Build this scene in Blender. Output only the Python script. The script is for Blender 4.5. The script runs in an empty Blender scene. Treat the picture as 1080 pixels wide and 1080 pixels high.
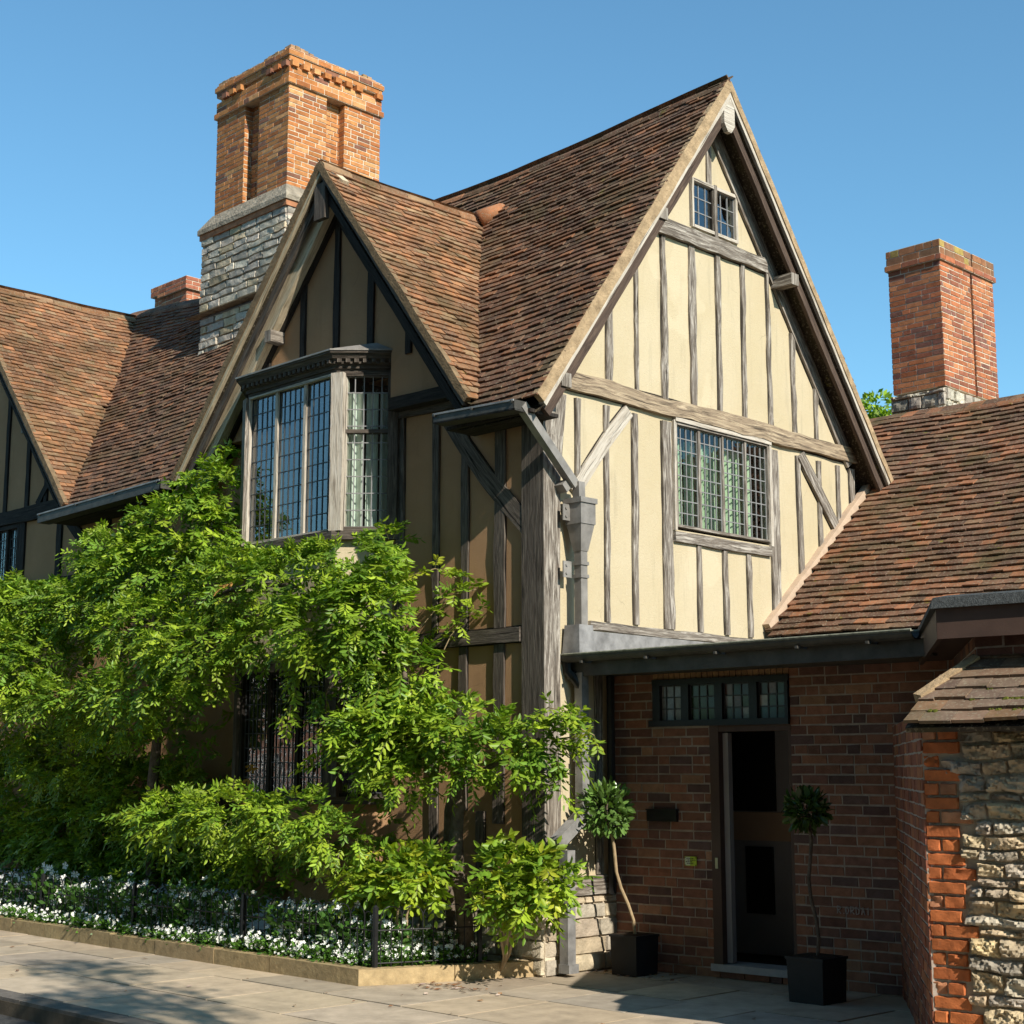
import bpy, math, random
import numpy as np
from mathutils import Vector, Matrix
from mathutils.geometry import delaunay_2d_cdt
R = math.radians
random.seed(7); rng = np.random.default_rng(7)
scene = bpy.context.scene
COL = scene.collection

# ---------------------------------------------------------------- camera
cam_d = bpy.data.cameras.new('camera'); cam = bpy.data.objects.new('camera', cam_d); COL.objects.link(cam)
cam.location = (8.907, -9.214, 1.65)
cam.rotation_euler = (R(90) + math.atan(272 / 1610), 0, R(45.23))
cam_d.sensor_width = 36; cam_d.lens = 1610 / 1080 * 36
cam_d.clip_start = .05; cam_d.clip_end = 2000
scene.camera = cam
# ---------------------------------------------------------------- sky, sun, exposure
PHI, ELEV = R(11), R(35.4)
w = bpy.data.worlds.new('World'); scene.world = w; w.use_nodes = True
wn = w.node_tree; bg = wn.nodes['Background']
sky = wn.nodes.new('ShaderNodeTexSky'); sky.sky_type = 'NISHITA'; sky.sun_disc = False
sky.sun_elevation = ELEV; sky.sun_rotation = R(101); sky.air_density = 1.0; sky.dust_density = .3; sky.ozone_density = 1.2
tint = wn.nodes.new('ShaderNodeMix'); tint.data_type = 'RGBA'; tint.blend_type = 'MULTIPLY'; tint.inputs[0].default_value = 1; tint.inputs[7].default_value = (.71, 1.11, 1.17, 1)   # clear cyan-blue summer sky
wn.links.new(sky.outputs[0], tint.inputs[6]); wn.links.new(tint.outputs[2], bg.inputs[0]); bg.inputs[1].default_value = .108
sd = bpy.data.lights.new('sun', 'SUN'); sun = bpy.data.objects.new('sun', sd); COL.objects.link(sun)
sd.energy = 4.6; sd.angle = R(.5); sd.color = (1, .92, .80)
SUNV = Vector((-math.cos(ELEV) * math.cos(PHI), math.cos(ELEV) * math.sin(PHI), -math.sin(ELEV)))
sun.rotation_euler = SUNV.to_track_quat('-Z', 'Y').to_euler(); sun.location = (12, -4, 20)
scene.view_settings.view_transform = 'Standard'; scene.view_settings.look = 'None'
scene.view_settings.exposure = .55; scene.view_settings.gamma = 1
scene.render.engine = 'CYCLES'
scene.cycles.max_bounces = 8; scene.cycles.transparent_max_bounces = 16
scene.cycles.use_denoising = True

# ================================================================ materials
class NT:
    def __init__(s, name):
        s.m = bpy.data.materials.new(name); s.m.use_nodes = True
        s.t = s.m.node_tree; s.b = s.t.nodes['Principled BSDF']; s.o = s.t.nodes['Material Output']
    def n(s, typ, props=None, **inp):
        nd = s.t.nodes.new('ShaderNode' + typ)
        for k, v in (props or {}).items(): setattr(nd, k, v)
        for k, v in inp.items(): s.set(nd, k.replace('_', ' '), v)
        return nd
    def set(s, nd, k, v):
        sk = nd.inputs[int(k)] if k.isdigit() else nd.inputs[k]
        if hasattr(v, 'is_output'): s.t.links.new(v, sk)
        else: sk.default_value = (*v, 1) if isinstance(v, tuple) and len(v) == 3 and sk.type == 'RGBA' else v
    def bs(s, **k):
        for a, v in k.items(): s.set(s.b, a.replace('_', ' '), v)
    def mix(s, f, a, b, mode='MIX'):
        nd = s.t.nodes.new('ShaderNodeMix'); nd.data_type = 'RGBA'; nd.blend_type = mode
        for i, v in ((0, f), (6, a), (7, b)):
            if hasattr(v, 'is_output'): s.t.links.new(v, nd.inputs[i])
            else: nd.inputs[i].default_value = v if i == 0 else (*v[:3], 1)
        return nd.outputs[2]
    def ramp(s, f, *st):
        nd = s.t.nodes.new('ShaderNodeValToRGB'); s.t.links.new(f, nd.inputs[0])
        e = nd.color_ramp.elements
        while len(e) < len(st): e.new(.5)
        for el, (p, c) in zip(e, st): el.position = p; el.color = (*((c,) * 3 if not isinstance(c, tuple) else c), 1)
        return nd.outputs[0]
    def obj(s): return s.n('TexCoord').outputs['Object']
    def noise(s, scale, detail=4, rough=.6, vec=None, dist=0):
        nd = s.n('TexNoise', None, Scale=scale, Detail=detail, Roughness=rough, Distortion=dist)
        s.t.links.new(vec if vec else s.obj(), nd.inputs['Vector']); return nd.outputs[0]
    def bump(s, h, st=.3, d=.01):
        s.set(s.b, 'Normal', s.n('Bump', None, Strength=st, Distance=d, Height=h).outputs[0])
    def attr(s): return s.n('Attribute', {'attribute_name': 'Col'}).outputs[0]

def m_tile(name, moss=.5):
    t = NT(name); c = t.attr()
    c = t.mix(.8, c, t.ramp(t.noise(9), (.25, .6), (.75, 1.3)), 'MULTIPLY'); c = t.mix(1., c, t.ramp(t.noise(.9, 7, .65), (.32, .62), (.68, 1.3)), 'MULTIPLY')
    c = t.mix(t.ramp(t.noise(46, 3), (.55, 0.), (.64, .6)), c, (.27, .235, .165))
    c = t.mix(t.ramp(t.noise(1.7, 6), (.52, 0.), (.68, moss)), c, (.075, .065, .028))
    c = t.mix(t.ramp(t.noise(5.5, 5), (.66, 0.), (.72, moss * 1.2)), c, (.17, .15, .03))
    t.bs(Base_Color=c, Roughness=.9, Specular_IOR_Level=.2); t.bump(t.noise(55, 5), .5, .006); return t.m
def m_brick(name):
    t = NT(name); c = t.attr()
    c = t.mix(.8, c, t.ramp(t.noise(14, 5), (.25, .6), (.75, 1.3)), 'MULTIPLY')
    c = t.mix(t.ramp(t.noise(60, 3), (.62, 0.), (.72, .5)), c, (.10, .07, .05))
    t.bs(Base_Color=c, Roughness=.92, Specular_IOR_Level=.15); t.bump(t.noise(90, 6), .6, .006); return t.m
def m_plain(name, col, rough=.85, nscale=8, var=.25, bump=.3, bscale=60, spec=.25, metal=0, bd=.006):
    t = NT(name)
    c = t.mix(1., col, t.ramp(t.noise(nscale, 6), (.25, 1 - var), (.75, 1 + var)), 'MULTIPLY')
    t.bs(Base_Color=c, Roughness=rough, Specular_IOR_Level=spec, Metallic=metal)
    if bump: t.bump(t.noise(bscale, 5), bump, bd)
    return t.m
def m_attr(name, rough=.9, bscale=30, bump=.7, bd=.012, nscale=10, var=.35, spec=.2):
    t = NT(name)
    c = t.mix(1., t.attr(), t.ramp(t.noise(nscale, 7, .65), (.25, 1 - var), (.75, 1 + var)), 'MULTIPLY')
    c = t.mix(t.ramp(t.noise(2.3, 8, .7), (.5, 0.), (.75, .45)), c, (.10, .085, .065)) if name == 'paving_slab' else c
    t.bs(Base_Color=c, Roughness=rough, Specular_IOR_Level=spec); t.bump(t.noise(bscale, 8, .65), bump, bd); return t.m
def m_plaster(name, col, col2, bsc, bst, stain=.5):
    t = NT(name); o = t.obj()
    c = t.mix(t.ramp(t.noise(1.1, 6, .6), (.35, 0.), (.7, 1.)), col, col2)
    mp = t.n('Mapping', None, Vector=o, Scale=(6, 6, .7)).outputs[0]
    c = t.mix(t.ramp(t.noise(1.5, 5, .65, mp), (.55, 0.), (.80, stain)), c, tuple(x * .62 for x in col))
    c = t.mix(t.ramp(t.noise(30, 5), (.3, .0), (.9, .35)), c, tuple(x * .75 for x in col))
    wv = t.mix(.12, o, t.n('TexNoise', None, Vector=o, Scale=5, Detail=4).outputs['Color'])
    vo = t.n('TexVoronoi', {'feature': 'DISTANCE_TO_EDGE'}, Vector=wv, Scale=1.3).outputs['Distance']
    ck = t.mix(1., t.ramp(vo, (.0, 1.), (.004, 0.)), t.ramp(t.noise(1.7, 2), (.54, 0.), (.64, .35)), 'MULTIPLY')
    c = t.mix(ck, c, tuple(x * .35 for x in col))
    c = t.mix(t.ramp(t.noise(.8, 3, .5), (.60, 0.), (.615, .28)), c, tuple(min(1, x * 1.12 + .02) for x in col))
    t.bs(Base_Color=c, Roughness=.93, Specular_IOR_Level=.12); t.bump(t.noise(bsc, 6, .65), bst, .012); return t.m
def m_timber(name, pale, mid, dark, crack=1.):
    t = NT(name); uv = t.n('UVMap').outputs[0]
    g = t.n('Mapping', None, Vector=uv, Scale=(44, 3.4, 1)).outputs[0]
    g2 = t.n('Mapping', None, Vector=uv, Scale=(9, .9, 1)).outputs[0]
    g3 = t.n('Mapping', None, Vector=uv, Scale=(60, 1.3, 1)).outputs[0]
    n1 = t.noise(1, 6, .7, g, .6); n2 = t.noise(1.6, 5, .6, g2, .4); n3 = t.noise(1, 3, .6, g3, .8)
    c = t.ramp(n1, (.30, dark), (.47, mid), (.64, pale))
    c = t.mix(t.ramp(n2, (.42, 0.), (.62, .5)), c, mid)
    c = t.mix(t.ramp(n2, (.30, .8), (.40, 0.)), c, dark)
    ck = t.ramp(n3, (.30, 1.), (.37, 0.))
    c = t.mix(t.mix(1., ck, (crack,) * 3, 'MULTIPLY'), c, tuple(x * .3 for x in dark))
    t.bs(Base_Color=c, Roughness=.88, Specular_IOR_Level=.2)
    h = t.mix(1., n1, t.mix(1., (1, 1, 1), ck, 'SUBTRACT'), 'MULTIPLY')
    t.bump(h, .9, .012); return t.m
def m_leaf(name, tr=.28, gl=.45):
    t = NT(name); c = t.attr()
    t.bs(Base_Color=c, Roughness=gl, Specular_IOR_Level=.38)
    tc = t.mix(1., c, (1.5, 1.55, .55), 'MULTIPLY')
    tl = t.n('BsdfTranslucent', None, Color=tc).outputs[0]
    mx = t.n('MixShader'); t.set(mx, '0', tr); t.t.links.new(t.b.outputs[0], mx.inputs[1]); t.t.links.new(tl, mx.inputs[2])
    t.t.links.new(mx.outputs[0], t.o.inputs[0]); return t.m
def m_glass(name, ior=1.7, tint=(.75, .82, .80)):
    t = NT(name)
    bf = t.n('NewGeometry').outputs['Backfacing']
    io = t.n('MapRange', None, Value=bf, To_Min=ior, To_Max=1 / ior).outputs[0]
    f = t.n('Fresnel', None, IOR=io).outputs[0]
    mx = t.n('MixShader', None); t.set(mx, '0', f)
    tr = t.n('BsdfTransparent', None, Color=tint).outputs[0]
    gl = t.n('BsdfGlossy', None, Color=(.95, .97, 1.), Roughness=.015)
    t.set(gl, 'Normal', t.n('Bump', None, Strength=.12, Distance=.02, Height=t.noise(7, 2)).outputs[0])
    t.t.links.new(tr, mx.inputs[1]); t.t.links.new(gl.outputs[0], mx.inputs[2]); t.t.links.new(mx.outputs[0], t.o.inputs[0]); return t.m

TILE = m_tile('old_clay_tile'); TILE2 = m_tile('mossy_clay_tile', .8)
BRICK = m_brick('brick'); MORT = m_plain('lime_mortar', (.58, .50, .38), .95, 20, .25, .6, 80)
MORT_D = m_plain('grey_mortar', (.36, .30, .25), .95, 20, .25, .6, 80)
STONE = m_attr('rubble_stone', .92, 22, .9, .02, 9, .4)
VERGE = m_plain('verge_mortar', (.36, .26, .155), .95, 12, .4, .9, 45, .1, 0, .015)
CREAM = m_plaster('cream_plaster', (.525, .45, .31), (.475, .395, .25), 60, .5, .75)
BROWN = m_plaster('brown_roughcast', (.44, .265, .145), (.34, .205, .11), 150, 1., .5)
W_PALE = m_timber('bleached_oak', (.50, .46, .40), (.17, .145, .12), (.032, .026, .021))
W_TIE = m_timber('golden_weathered_oak', (.50, .40, .27), (.27, .205, .14), (.05, .04, .03))
W_DARK = m_timber('dark_oak', (.17, .145, .12), (.085, .07, .058), (.022, .018, .015))
W_BLACK = m_timber('black_oak', (.05, .042, .036), (.026, .022, .019), (.010, .009, .008), .5)
W_WHITE = m_timber('limewashed_oak', (.58, .54, .47), (.46, .41, .34), (.16, .13, .10), .8)
W_TAN = m_timber('sunlit_tan_board', (.66, .56, .40), (.54, .45, .31), (.26, .20, .13), .6)  # left verge boards: grazing sunlight put into the lightened tan
W_BROWN = m_timber('brown_shaded_board', (.13, .09, .065), (.075, .052, .04), (.03, .022, .018), .6)
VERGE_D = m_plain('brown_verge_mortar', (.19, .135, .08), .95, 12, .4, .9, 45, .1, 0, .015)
LEAD = m_plain('weathered_lead', (.25, .235, .215), .6, 6, .4, .3, 25, .4, .25)
LEAD_L = m_plain('pale_lead', (.26, .255, .25), .55, 7, .5, .3, 20, .4, .2)
IRON = m_plain('dark_gutter_iron', (.055, .052, .045), .6, 8, .5, .5, 40, .4)
BLACK = m_plain('black_paint', (.014, .014, .015), .45, 10, .3, .1, 40, .4)
FELT = m_plain('roofing_felt', (.06, .065, .065), .85, 40, .6, .9, 120, .3, 0, .01)
FASC = m_plain('brown_fascia_paint', (.085, .052, .04), .6, 5, .2, .15, 80, .3)
GLASS = m_glass('old_window_glass', 1.75); GLASS_B = m_glass('blue_reflecting_glass', 2.5)
CAME = m_plain('lead_came', (.22, .22, .22), .5, 10, .2, 0, 10, .4)
CAME_D = m_plain('dark_lead_came', (.05, .055, .06), .5, 10, .2, 0, 10, .4)
DARK = m_plain('dark_room', (.035, .03, .026), .9, 3, .2, 0)
CURT = m_plain('pale_green_curtain', (.62, .74, .52), .9, 4, .1, 0)
CURT_W = m_plain('white_curtain', (.80, .82, .74), .9, 4, .08, 0)
SLAB = m_attr('paving_slab', .88, 40, .35, .006, 5, .22)
JOINT = m_plain('sandy_ground', (.10, .08, .055), .95, 6, .4, .6, 50)
ASPH = m_plain('asphalt', (.055, .054, .052), .9, 30, .5, .8, 150)
KERBM = m_attr('kerb_stone', .9, 30, .7, .01, 12, .35)
SOIL = m_plain('garden_soil', (.045, .032, .022), .95, 15, .5, 1., 40, .1, 0, .03)
LEAF = m_leaf('wisteria_leaf'); LEAF_G = m_leaf('glossy_leaf', .18, .25)
BARK = m_plain('vine_bark', (.13, .105, .08), .95, 14, .5, 1., 30, .1, 0, .02)
PETAL = m_plain('white_petal', (.84, .85, .80), .7, 20, .06, 0)
CANE = m_plain('pale_stem', (.36, .27, .16), .8, 15, .3, .4, 40)
INNER = m_plain('inner_wall_paint', (.32, .305, .30), .8, 3, .1, 0)
TANIN = m_plain('inner_tan_paint', (.48, .33, .21), .8, 3, .1, 0)
STEEL = m_plain('steel', (.55, .50, .36), .35, 10, .1, 0, 10, .5, .5)
YELLOW = m_plain('yellow_green_sign', (.45, .58, .05), .5, 10, .05, 0)
SIGNW = m_plain('white_sign_face', (.62, .68, .50), .5, 10, .05, 0)
CHALK = m_plain('faded_white_paint', (.42, .36, .33), .95, 60, .4, .3, 80)
POT = m_plain('black_planter', (.016, .016, .017), .5, 6, .3, .2, 30)

# ================================================================ mesh helpers
class MB:
    def __init__(s): s.v = []; s.f = []; s.uv = []; s.c = []; s.mi = []
    def face(s, pts, uv=None, c=(1, 1, 1), mi=0):
        b = len(s.v); s.v.extend(tuple(p) for p in pts); s.f.append(list(range(b, b + len(pts))))
        s.uv.extend(uv or [(0, 0)] * len(pts)); s.c.append(c); s.mi.append(mi)
    def box(s, o, a, b, d, c=(1, 1, 1), mi=0, skip=()):
        o, a, b, d = map(Vector, (o, a, b, d))
        P = [o, o + a, o + a + b, o + b, o + d, o + a + d, o + a + b + d, o + b + d]
        k = len(s.v); s.v.extend(tuple(p) for p in P)
        la, lb, ld = a.length, b.length, d.length
        for i, (q, u, w_) in enumerate((((0, 3, 2, 1), lb, la), ((4, 5, 6, 7), la, lb), ((0, 1, 5, 4), la, ld), ((2, 3, 7, 6), la, ld), ((1, 2, 6, 5), lb, ld), ((3, 0, 4, 7), lb, ld))):
            if i in skip: continue
            s.f.append([k + j for j in q]); s.uv.extend([(0, 0), (u, 0), (u, w_), (0, w_)]); s.c.append(c); s.mi.append(mi)
    def abox(s, x0, x1, y0, y1, z0, z1, c=(1, 1, 1), mi=0):
        s.box((x0, y0, z0), (x1 - x0, 0, 0), (0, y1 - y0, 0), (0, 0, z1 - z0), c, mi)
    def prism(s, plan, z0, z1, plan2=None, c=(1, 1, 1), mi=0):
        q = plan2 or plan; n = len(plan)
        lo = [(x, y, z0) for x, y in plan]; hi = [(x, y, z1) for x, y in q]
        s.face(lo[::-1], None, c, mi); s.face(hi, None, c, mi)
        for i in range(n):
            j = (i + 1) % n; L = math.dist(plan[i], plan[j])
            s.face([lo[i], lo[j], hi[j], hi[i]], [(0, 0), (0, L), (z1 - z0, L), (z1 - z0, 0)], c, mi)
    def beam(s, p0, p1, w_, n, proud=.02, depth=.1, wob=.006, seg=.22, bow=0., c=(1, 1, 1), mi=0, taper=1.):
        p0, p1, n = Vector(p0), Vector(p1), Vector(n).normalized()
        a = (p1 - p0); L = a.length; a.normalize(); sd_ = a.cross(n).normalized()
        k = max(1, int(L / seg)); ru = random.uniform(0, 50); rv = random.uniform(0, 50); e1 = e2 = 0; rings = []
        for i in range(k + 1):
            t = i / k; e1 = .7 * e1 + random.uniform(-wob, wob); e2 = .7 * e2 + random.uniform(-wob, wob)
            ww = w_ * (1 + (taper - 1) * t) / 2; cc = p0 + a * L * t + sd_ * bow * math.sin(math.pi * t); pr = proud + random.uniform(-.3, .3) * wob
            rings.append([cc + sd_ * (-ww + e1) - n * depth, cc + sd_ * (ww + e2) - n * depth, cc + sd_ * (ww + e2) + n * pr, cc + sd_ * (-ww + e1) + n * pr])
        per = [0, w_, w_ + depth + proud, 2 * w_ + depth + proud, 2 * (w_ + depth + proud)]
        for i in range(k):
            for q in range(4):
                r = (q + 1) % 4; v0, v1 = rv + L * i / k, rv + L * (i + 1) / k
                s.face([rings[i][q], rings[i][r], rings[i + 1][r], rings[i + 1][q]], [(ru + per[q], v0), (ru + per[q + 1], v0), (ru + per[q + 1], v1), (ru + per[q], v1)], c, mi)
        for rg in (rings[0][::-1], rings[-1]): s.face(rg, [(ru, rv), (ru + w_, rv), (ru + w_, rv + .1), (ru, rv + .1)], c, mi)
    def tube(s, pts, r, n=8, c=(1, 1, 1), mi=0, caps=True):
        pts = [Vector(p) for p in pts]; rs = r if isinstance(r, (list, tuple)) else [r] * len(pts)
        base = len(s.v); up = Vector((.13, .21, 1))
        for i, p in enumerate(pts):
            t = (pts[min(i + 1, len(pts) - 1)] - pts[max(i - 1, 0)]).normalized()
            if abs(t.dot(up.normalized())) > .97: up = Vector((1, .1, .05))
            x = t.cross(up).normalized(); y = t.cross(x)
            for k in range(n):
                a = 2 * math.pi * k / n; s.v.append(tuple(p + (x * math.cos(a) + y * math.sin(a)) * rs[i]))
        def F(q): s.f.append(q); s.uv.extend([(0, 0)] * len(q)); s.c.append(c); s.mi.append(mi)
        for i in range(len(pts) - 1):
            for k in range(n):
                a, b = base + i * n + k, base + i * n + (k + 1) % n
                F([a, b, b + n, a + n])
        if caps: F([base + k for k in range(n)][::-1]); F([base + (len(pts) - 1) * n + k for k in range(n)])
    def build(s, name, mats, parent=None, smooth=False):
        me = bpy.data.meshes.new(name); me.from_pydata(s.v, [], s.f)
        ul = me.uv_layers.new(name='UVMap'); ul.data.foreach_set('uv', np.array(s.uv, 'f').ravel())
        ca = me.color_attributes.new('Col', 'FLOAT_COLOR', 'CORNER')
        cols = np.repeat(np.array([(*c[:3], 1) for c in s.c], 'f'), [len(f) for f in s.f], axis=0); ca.data.foreach_set('color', cols.ravel())
        for m in (mats if isinstance(mats, (list, tuple)) else [mats]): me.materials.append(m)
        me.polygons.foreach_set('material_index', s.mi)
        if 'stone' in name or 'quoin' in name: me.polygons.foreach_set('use_smooth', [len(f) == 4 and m_ == 0 for f, m_ in zip(s.f, s.mi)])
        if smooth: me.polygons.foreach_set('use_smooth', [True] * len(me.polygons))
        me.update()
        if 'stone' in name or 'quoin' in name: me.set_sharp_from_angle(angle=R(28))
        return link(bpy.data.objects.new(name, me), parent)
def link(o, parent=None):
    COL.objects.link(o)
    if parent is not None:
        o.parent = parent
        if parent.type == 'EMPTY' and not parent.get('local'): o.matrix_parent_inverse = Matrix.Translation(-Vector(parent.location))
    return o
def mesh_np(name, V, Q, C, mat, parent=None):
    me = bpy.data.meshes.new(name); nv, nq = len(V), len(Q)
    me.vertices.add(nv); me.vertices.foreach_set('co', np.asarray(V, 'f').ravel())
    me.loops.add(nq * 4); me.loops.foreach_set('vertex_index', np.asarray(Q, 'i').ravel())
    me.polygons.add(nq); me.polygons.foreach_set('loop_start', np.arange(0, nq * 4, 4, dtype='i'))
    ca = me.color_attributes.new('Col', 'FLOAT_COLOR', 'CORNER')
    ca.data.foreach_set('color', np.repeat(np.c_[C, np.ones(nq)].astype('f'), 4, axis=0).ravel())
    me.materials.append(mat); me.update(calc_edges=True); return link(bpy.data.objects.new(name, me), parent)
def thing(name, label, cat, loc=(0, 0, 0), group=None):
    o = bpy.data.objects.new(name, None); COL.objects.link(o); o.location = loc; o.empty_display_size = .3
    return tag(o, label, cat, group)
def tag(o, label, cat, group=None):
    o['label'] = label; o['category'] = cat
    if group: o['group'] = group
    return o
def struct(o): o['kind'] = 'structure'; return o
def jit(c, a=.12):
    k = 1 + random.uniform(-a, a); return tuple(min(1, max(.005, x * k * (1 + random.uniform(-a, a) * .12))) for x in c)

def slab(B, outer, holes, O, U, V, N, th, c=(1, 1, 1), mi=0):
    """flat wall of thickness th: 2-D outline with holes in the frame O,U,V, front face towards N"""
    O, U, V, N = map(Vector, (O, U, V, N)); loops = [outer] + list(holes); ed, k = [], 0
    for l in loops: ed += [(k + i, k + (i + 1) % len(l)) for i in range(len(l))]; k += len(l)
    r = delaunay_2d_cdt([Vector(p) for l in loops for p in l], ed, [], 0, 1e-5); fl = [tuple(v) for v in r[0]]
    def inp(p, l):
        ok = False
        for i in range(len(l)):
            (x0, y0), (x1, y1) = l[i], l[i - 1]
            if (y0 > p[1]) != (y1 > p[1]) and p[0] < (x1 - x0) * (p[1] - y0) / (y1 - y0) + x0: ok = not ok
        return ok
    tri = []
    for t in r[2]:
        c_ = (sum(fl[i][0] for i in t) / 3, sum(fl[i][1] for i in t) / 3)
        if inp(c_, outer) and not any(inp(c_, h) for h in holes): tri.append(t)
    at = lambda p, d: O + U * p[0] + V * p[1] - N * d
    for t in tri:
        a, b, d = (Vector((*fl[i], 0)) for i in t)
        t = t if (b - a).cross(d - a).z * U.cross(V).dot(N) > 0 else t[::-1]
        B.face([at(fl[i], 0) for i in t], None, c, mi); B.face([at(fl[i], th) for i in t[::-1]], None, c, mi)
    for l in loops:
        for i in range(len(l)):
            p, q = l[i], l[(i + 1) % len(l)]
            B.face([at(p, 0), at(p, th), at(q, th), at(q, 0)], None, c, mi)

def tiles(B, O, U, V, L, S, inside, pal, warp=lambda p: p, gauge=.083, tw=.160, deck=None, lift=.036, th=.016, clip=None):
    O, U, V = Vector(O), Vector(U).normalized(), Vector(V).normalized(); N = U.cross(V).normalized()
    for i in range(int(S / gauge) + 1):
        s0 = i * gauge; n = int(L / tw) + 2; cj = random.uniform(-.012, .012)
        for j in range(n):
            u0 = (j - (.5 if i % 2 else 0)) * tw + cj
            if u0 > L or u0 + tw < 0: continue
            P = O + U * (u0 + tw / 2) + V * (s0 + .5 * gauge)
            if not inside(P): continue
            a0, a1 = max(u0, clip(s0) if clip else 0) + .002, min(u0 + tw, L) - .002
            if a1 - a0 < .02: continue
            dj = random.uniform(-.006, .006); hj = random.uniform(-.005, .011); rj = random.uniform(-.006, .006)
            if random.random() < .03: dj -= .02; hj += .008
            c = jit(random.choices([p[0] for p in pal], [p[1] for p in pal])[0], .18)
            e = s0 + gauge * 1.7
            def pt(u, v, h): return warp(O + U * u + V * v + N * h)
            a, b = s0 + dj + rj, s0 + dj - rj; cam_ = random.uniform(0, .004)
            P = [pt(a0, a, lift + hj), pt(a1, b, lift + hj + rj * .5), pt(a1, e, .012), pt(a0, e, .012), pt(a0, a, lift + hj + th), pt(a1, b, lift + hj + th + rj * .5), pt(a1, e, .012 + th), pt(a0, e, .012 + th)]
            k = len(B.v); B.v.extend(tuple(p) for p in P)
            for q in ((4, 5, 6, 7), (0, 1, 5, 4), (1, 2, 6, 5), (3, 0, 4, 7), (0, 3, 2, 1)):
                B.f.append([k + x for x in q]); B.uv.extend([(0, 0)] * 4); B.c.append(c); B.mi.append(0)
    if deck:
        d = [warp(Vector(p)) for p in deck]; lo = [p - N * .03 for p in d]; m = len(d)
        B.face(d, None, (.03, .02, .015)); B.face(lo[::-1], None, (.05, .04, .03))
        for i in range(m): j = (i + 1) % m; B.face([lo[i], lo[j], d[j], d[i]], None, (.05, .04, .03))

def bricks(B, O, U, N, w_, h, pal, L=.225, H=.076, j=.013, holes=(), proud=.004, core=True, rough=.0025, top=None, miss=0, c_edge=True):
    """bond of single bricks on a mortar sheet (material 1) in the frame O,U,Z,N"""
    O, U, N = Vector(O), Vector(U).normalized(), Vector(N).normalized(); Z = Vector((0, 0, 1))
    n = max(1, round(h / H)); H = h / n
    for i in range(n):
        z0, z1 = i * H + j / 2, (i + 1) * H - j / 2; u = -(random.choice((.25, .5, .5, .75)) * L if i % 2 else 0); k = 0
        while u < w_:
            lb = L if random.random() < .72 else L * .5
            a, b = max(u + j / 2, 0), min(u + lb - j / 2, w_); u += lb
            if w_ - u < L * .2: b = w_; u = w_
            ivs = [(a, b)]
            for (hx0, hz0, hx1, hz1) in holes:
                if z1 > hz0 and z0 < hz1:
                    ivs = [iv for (p, q) in ivs for iv in ((p, min(q, hx0)), (max(p, hx1), q)) if iv[1] - iv[0] > .015]
            for (p, q) in ivs:
                if q - p < .015 or random.random() < miss: continue
                if top and (z0 > top((p + q) / 2)): continue
                c = jit(random.choices([x[0] for x in pal], [x[1] for x in pal])[0], .16); pr = proud + random.uniform(-.5, .8) * rough
                r = lambda: random.uniform(-rough, rough)
                pts = [O + U * (p + r()) + Z * (z0 + r()), O + U * (q + r()) + Z * (z0 + r()), O + U * (q + r()) + Z * (z1 + r()), O + U * (p + r()) + Z * (z1 + r())]
                f = [x + N * (pr + r() * .5) for x in pts]; bk = [x - N * .02 for x in pts]
                m = min(.006, (q - p) * .2)
                B.face(f, None, c, 0)
                for e in range(4): g = (e + 1) % 4; B.face([bk[e], bk[g], f[g], f[e]], None, c, 0)
    if core:
        hs = [[(a, b), (c_, b), (c_, d), (a, d)] for a, b, c_, d in holes]
        slab(B, [(0, 0), (w_, 0), (w_, h), (0, h)], hs, O, U, Z, N, .10, (1, 1, 1), 1)
def brick_box(B, x0, x1, y0, y1, z0, z1, pal, fullcore=True, **k):
    for O, U, N, w_ in (((x0, y0, z0), (1, 0, 0), (0, -1, 0), x1 - x0), ((x1, y0, z0), (0, 1, 0), (1, 0, 0), y1 - y0), ((x1, y1, z0), (-1, 0, 0), (0, 1, 0), x1 - x0), ((x0, y1, z0), (0, -1, 0), (-1, 0, 0), y1 - y0)):
        bricks(B, O, U, N, w_, z1 - z0, pal, core=False, **k)
    B.abox(x0 + .001, x1 - .001, y0 + .001, y1 - .001, z0, z1, mi=1)

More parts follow.
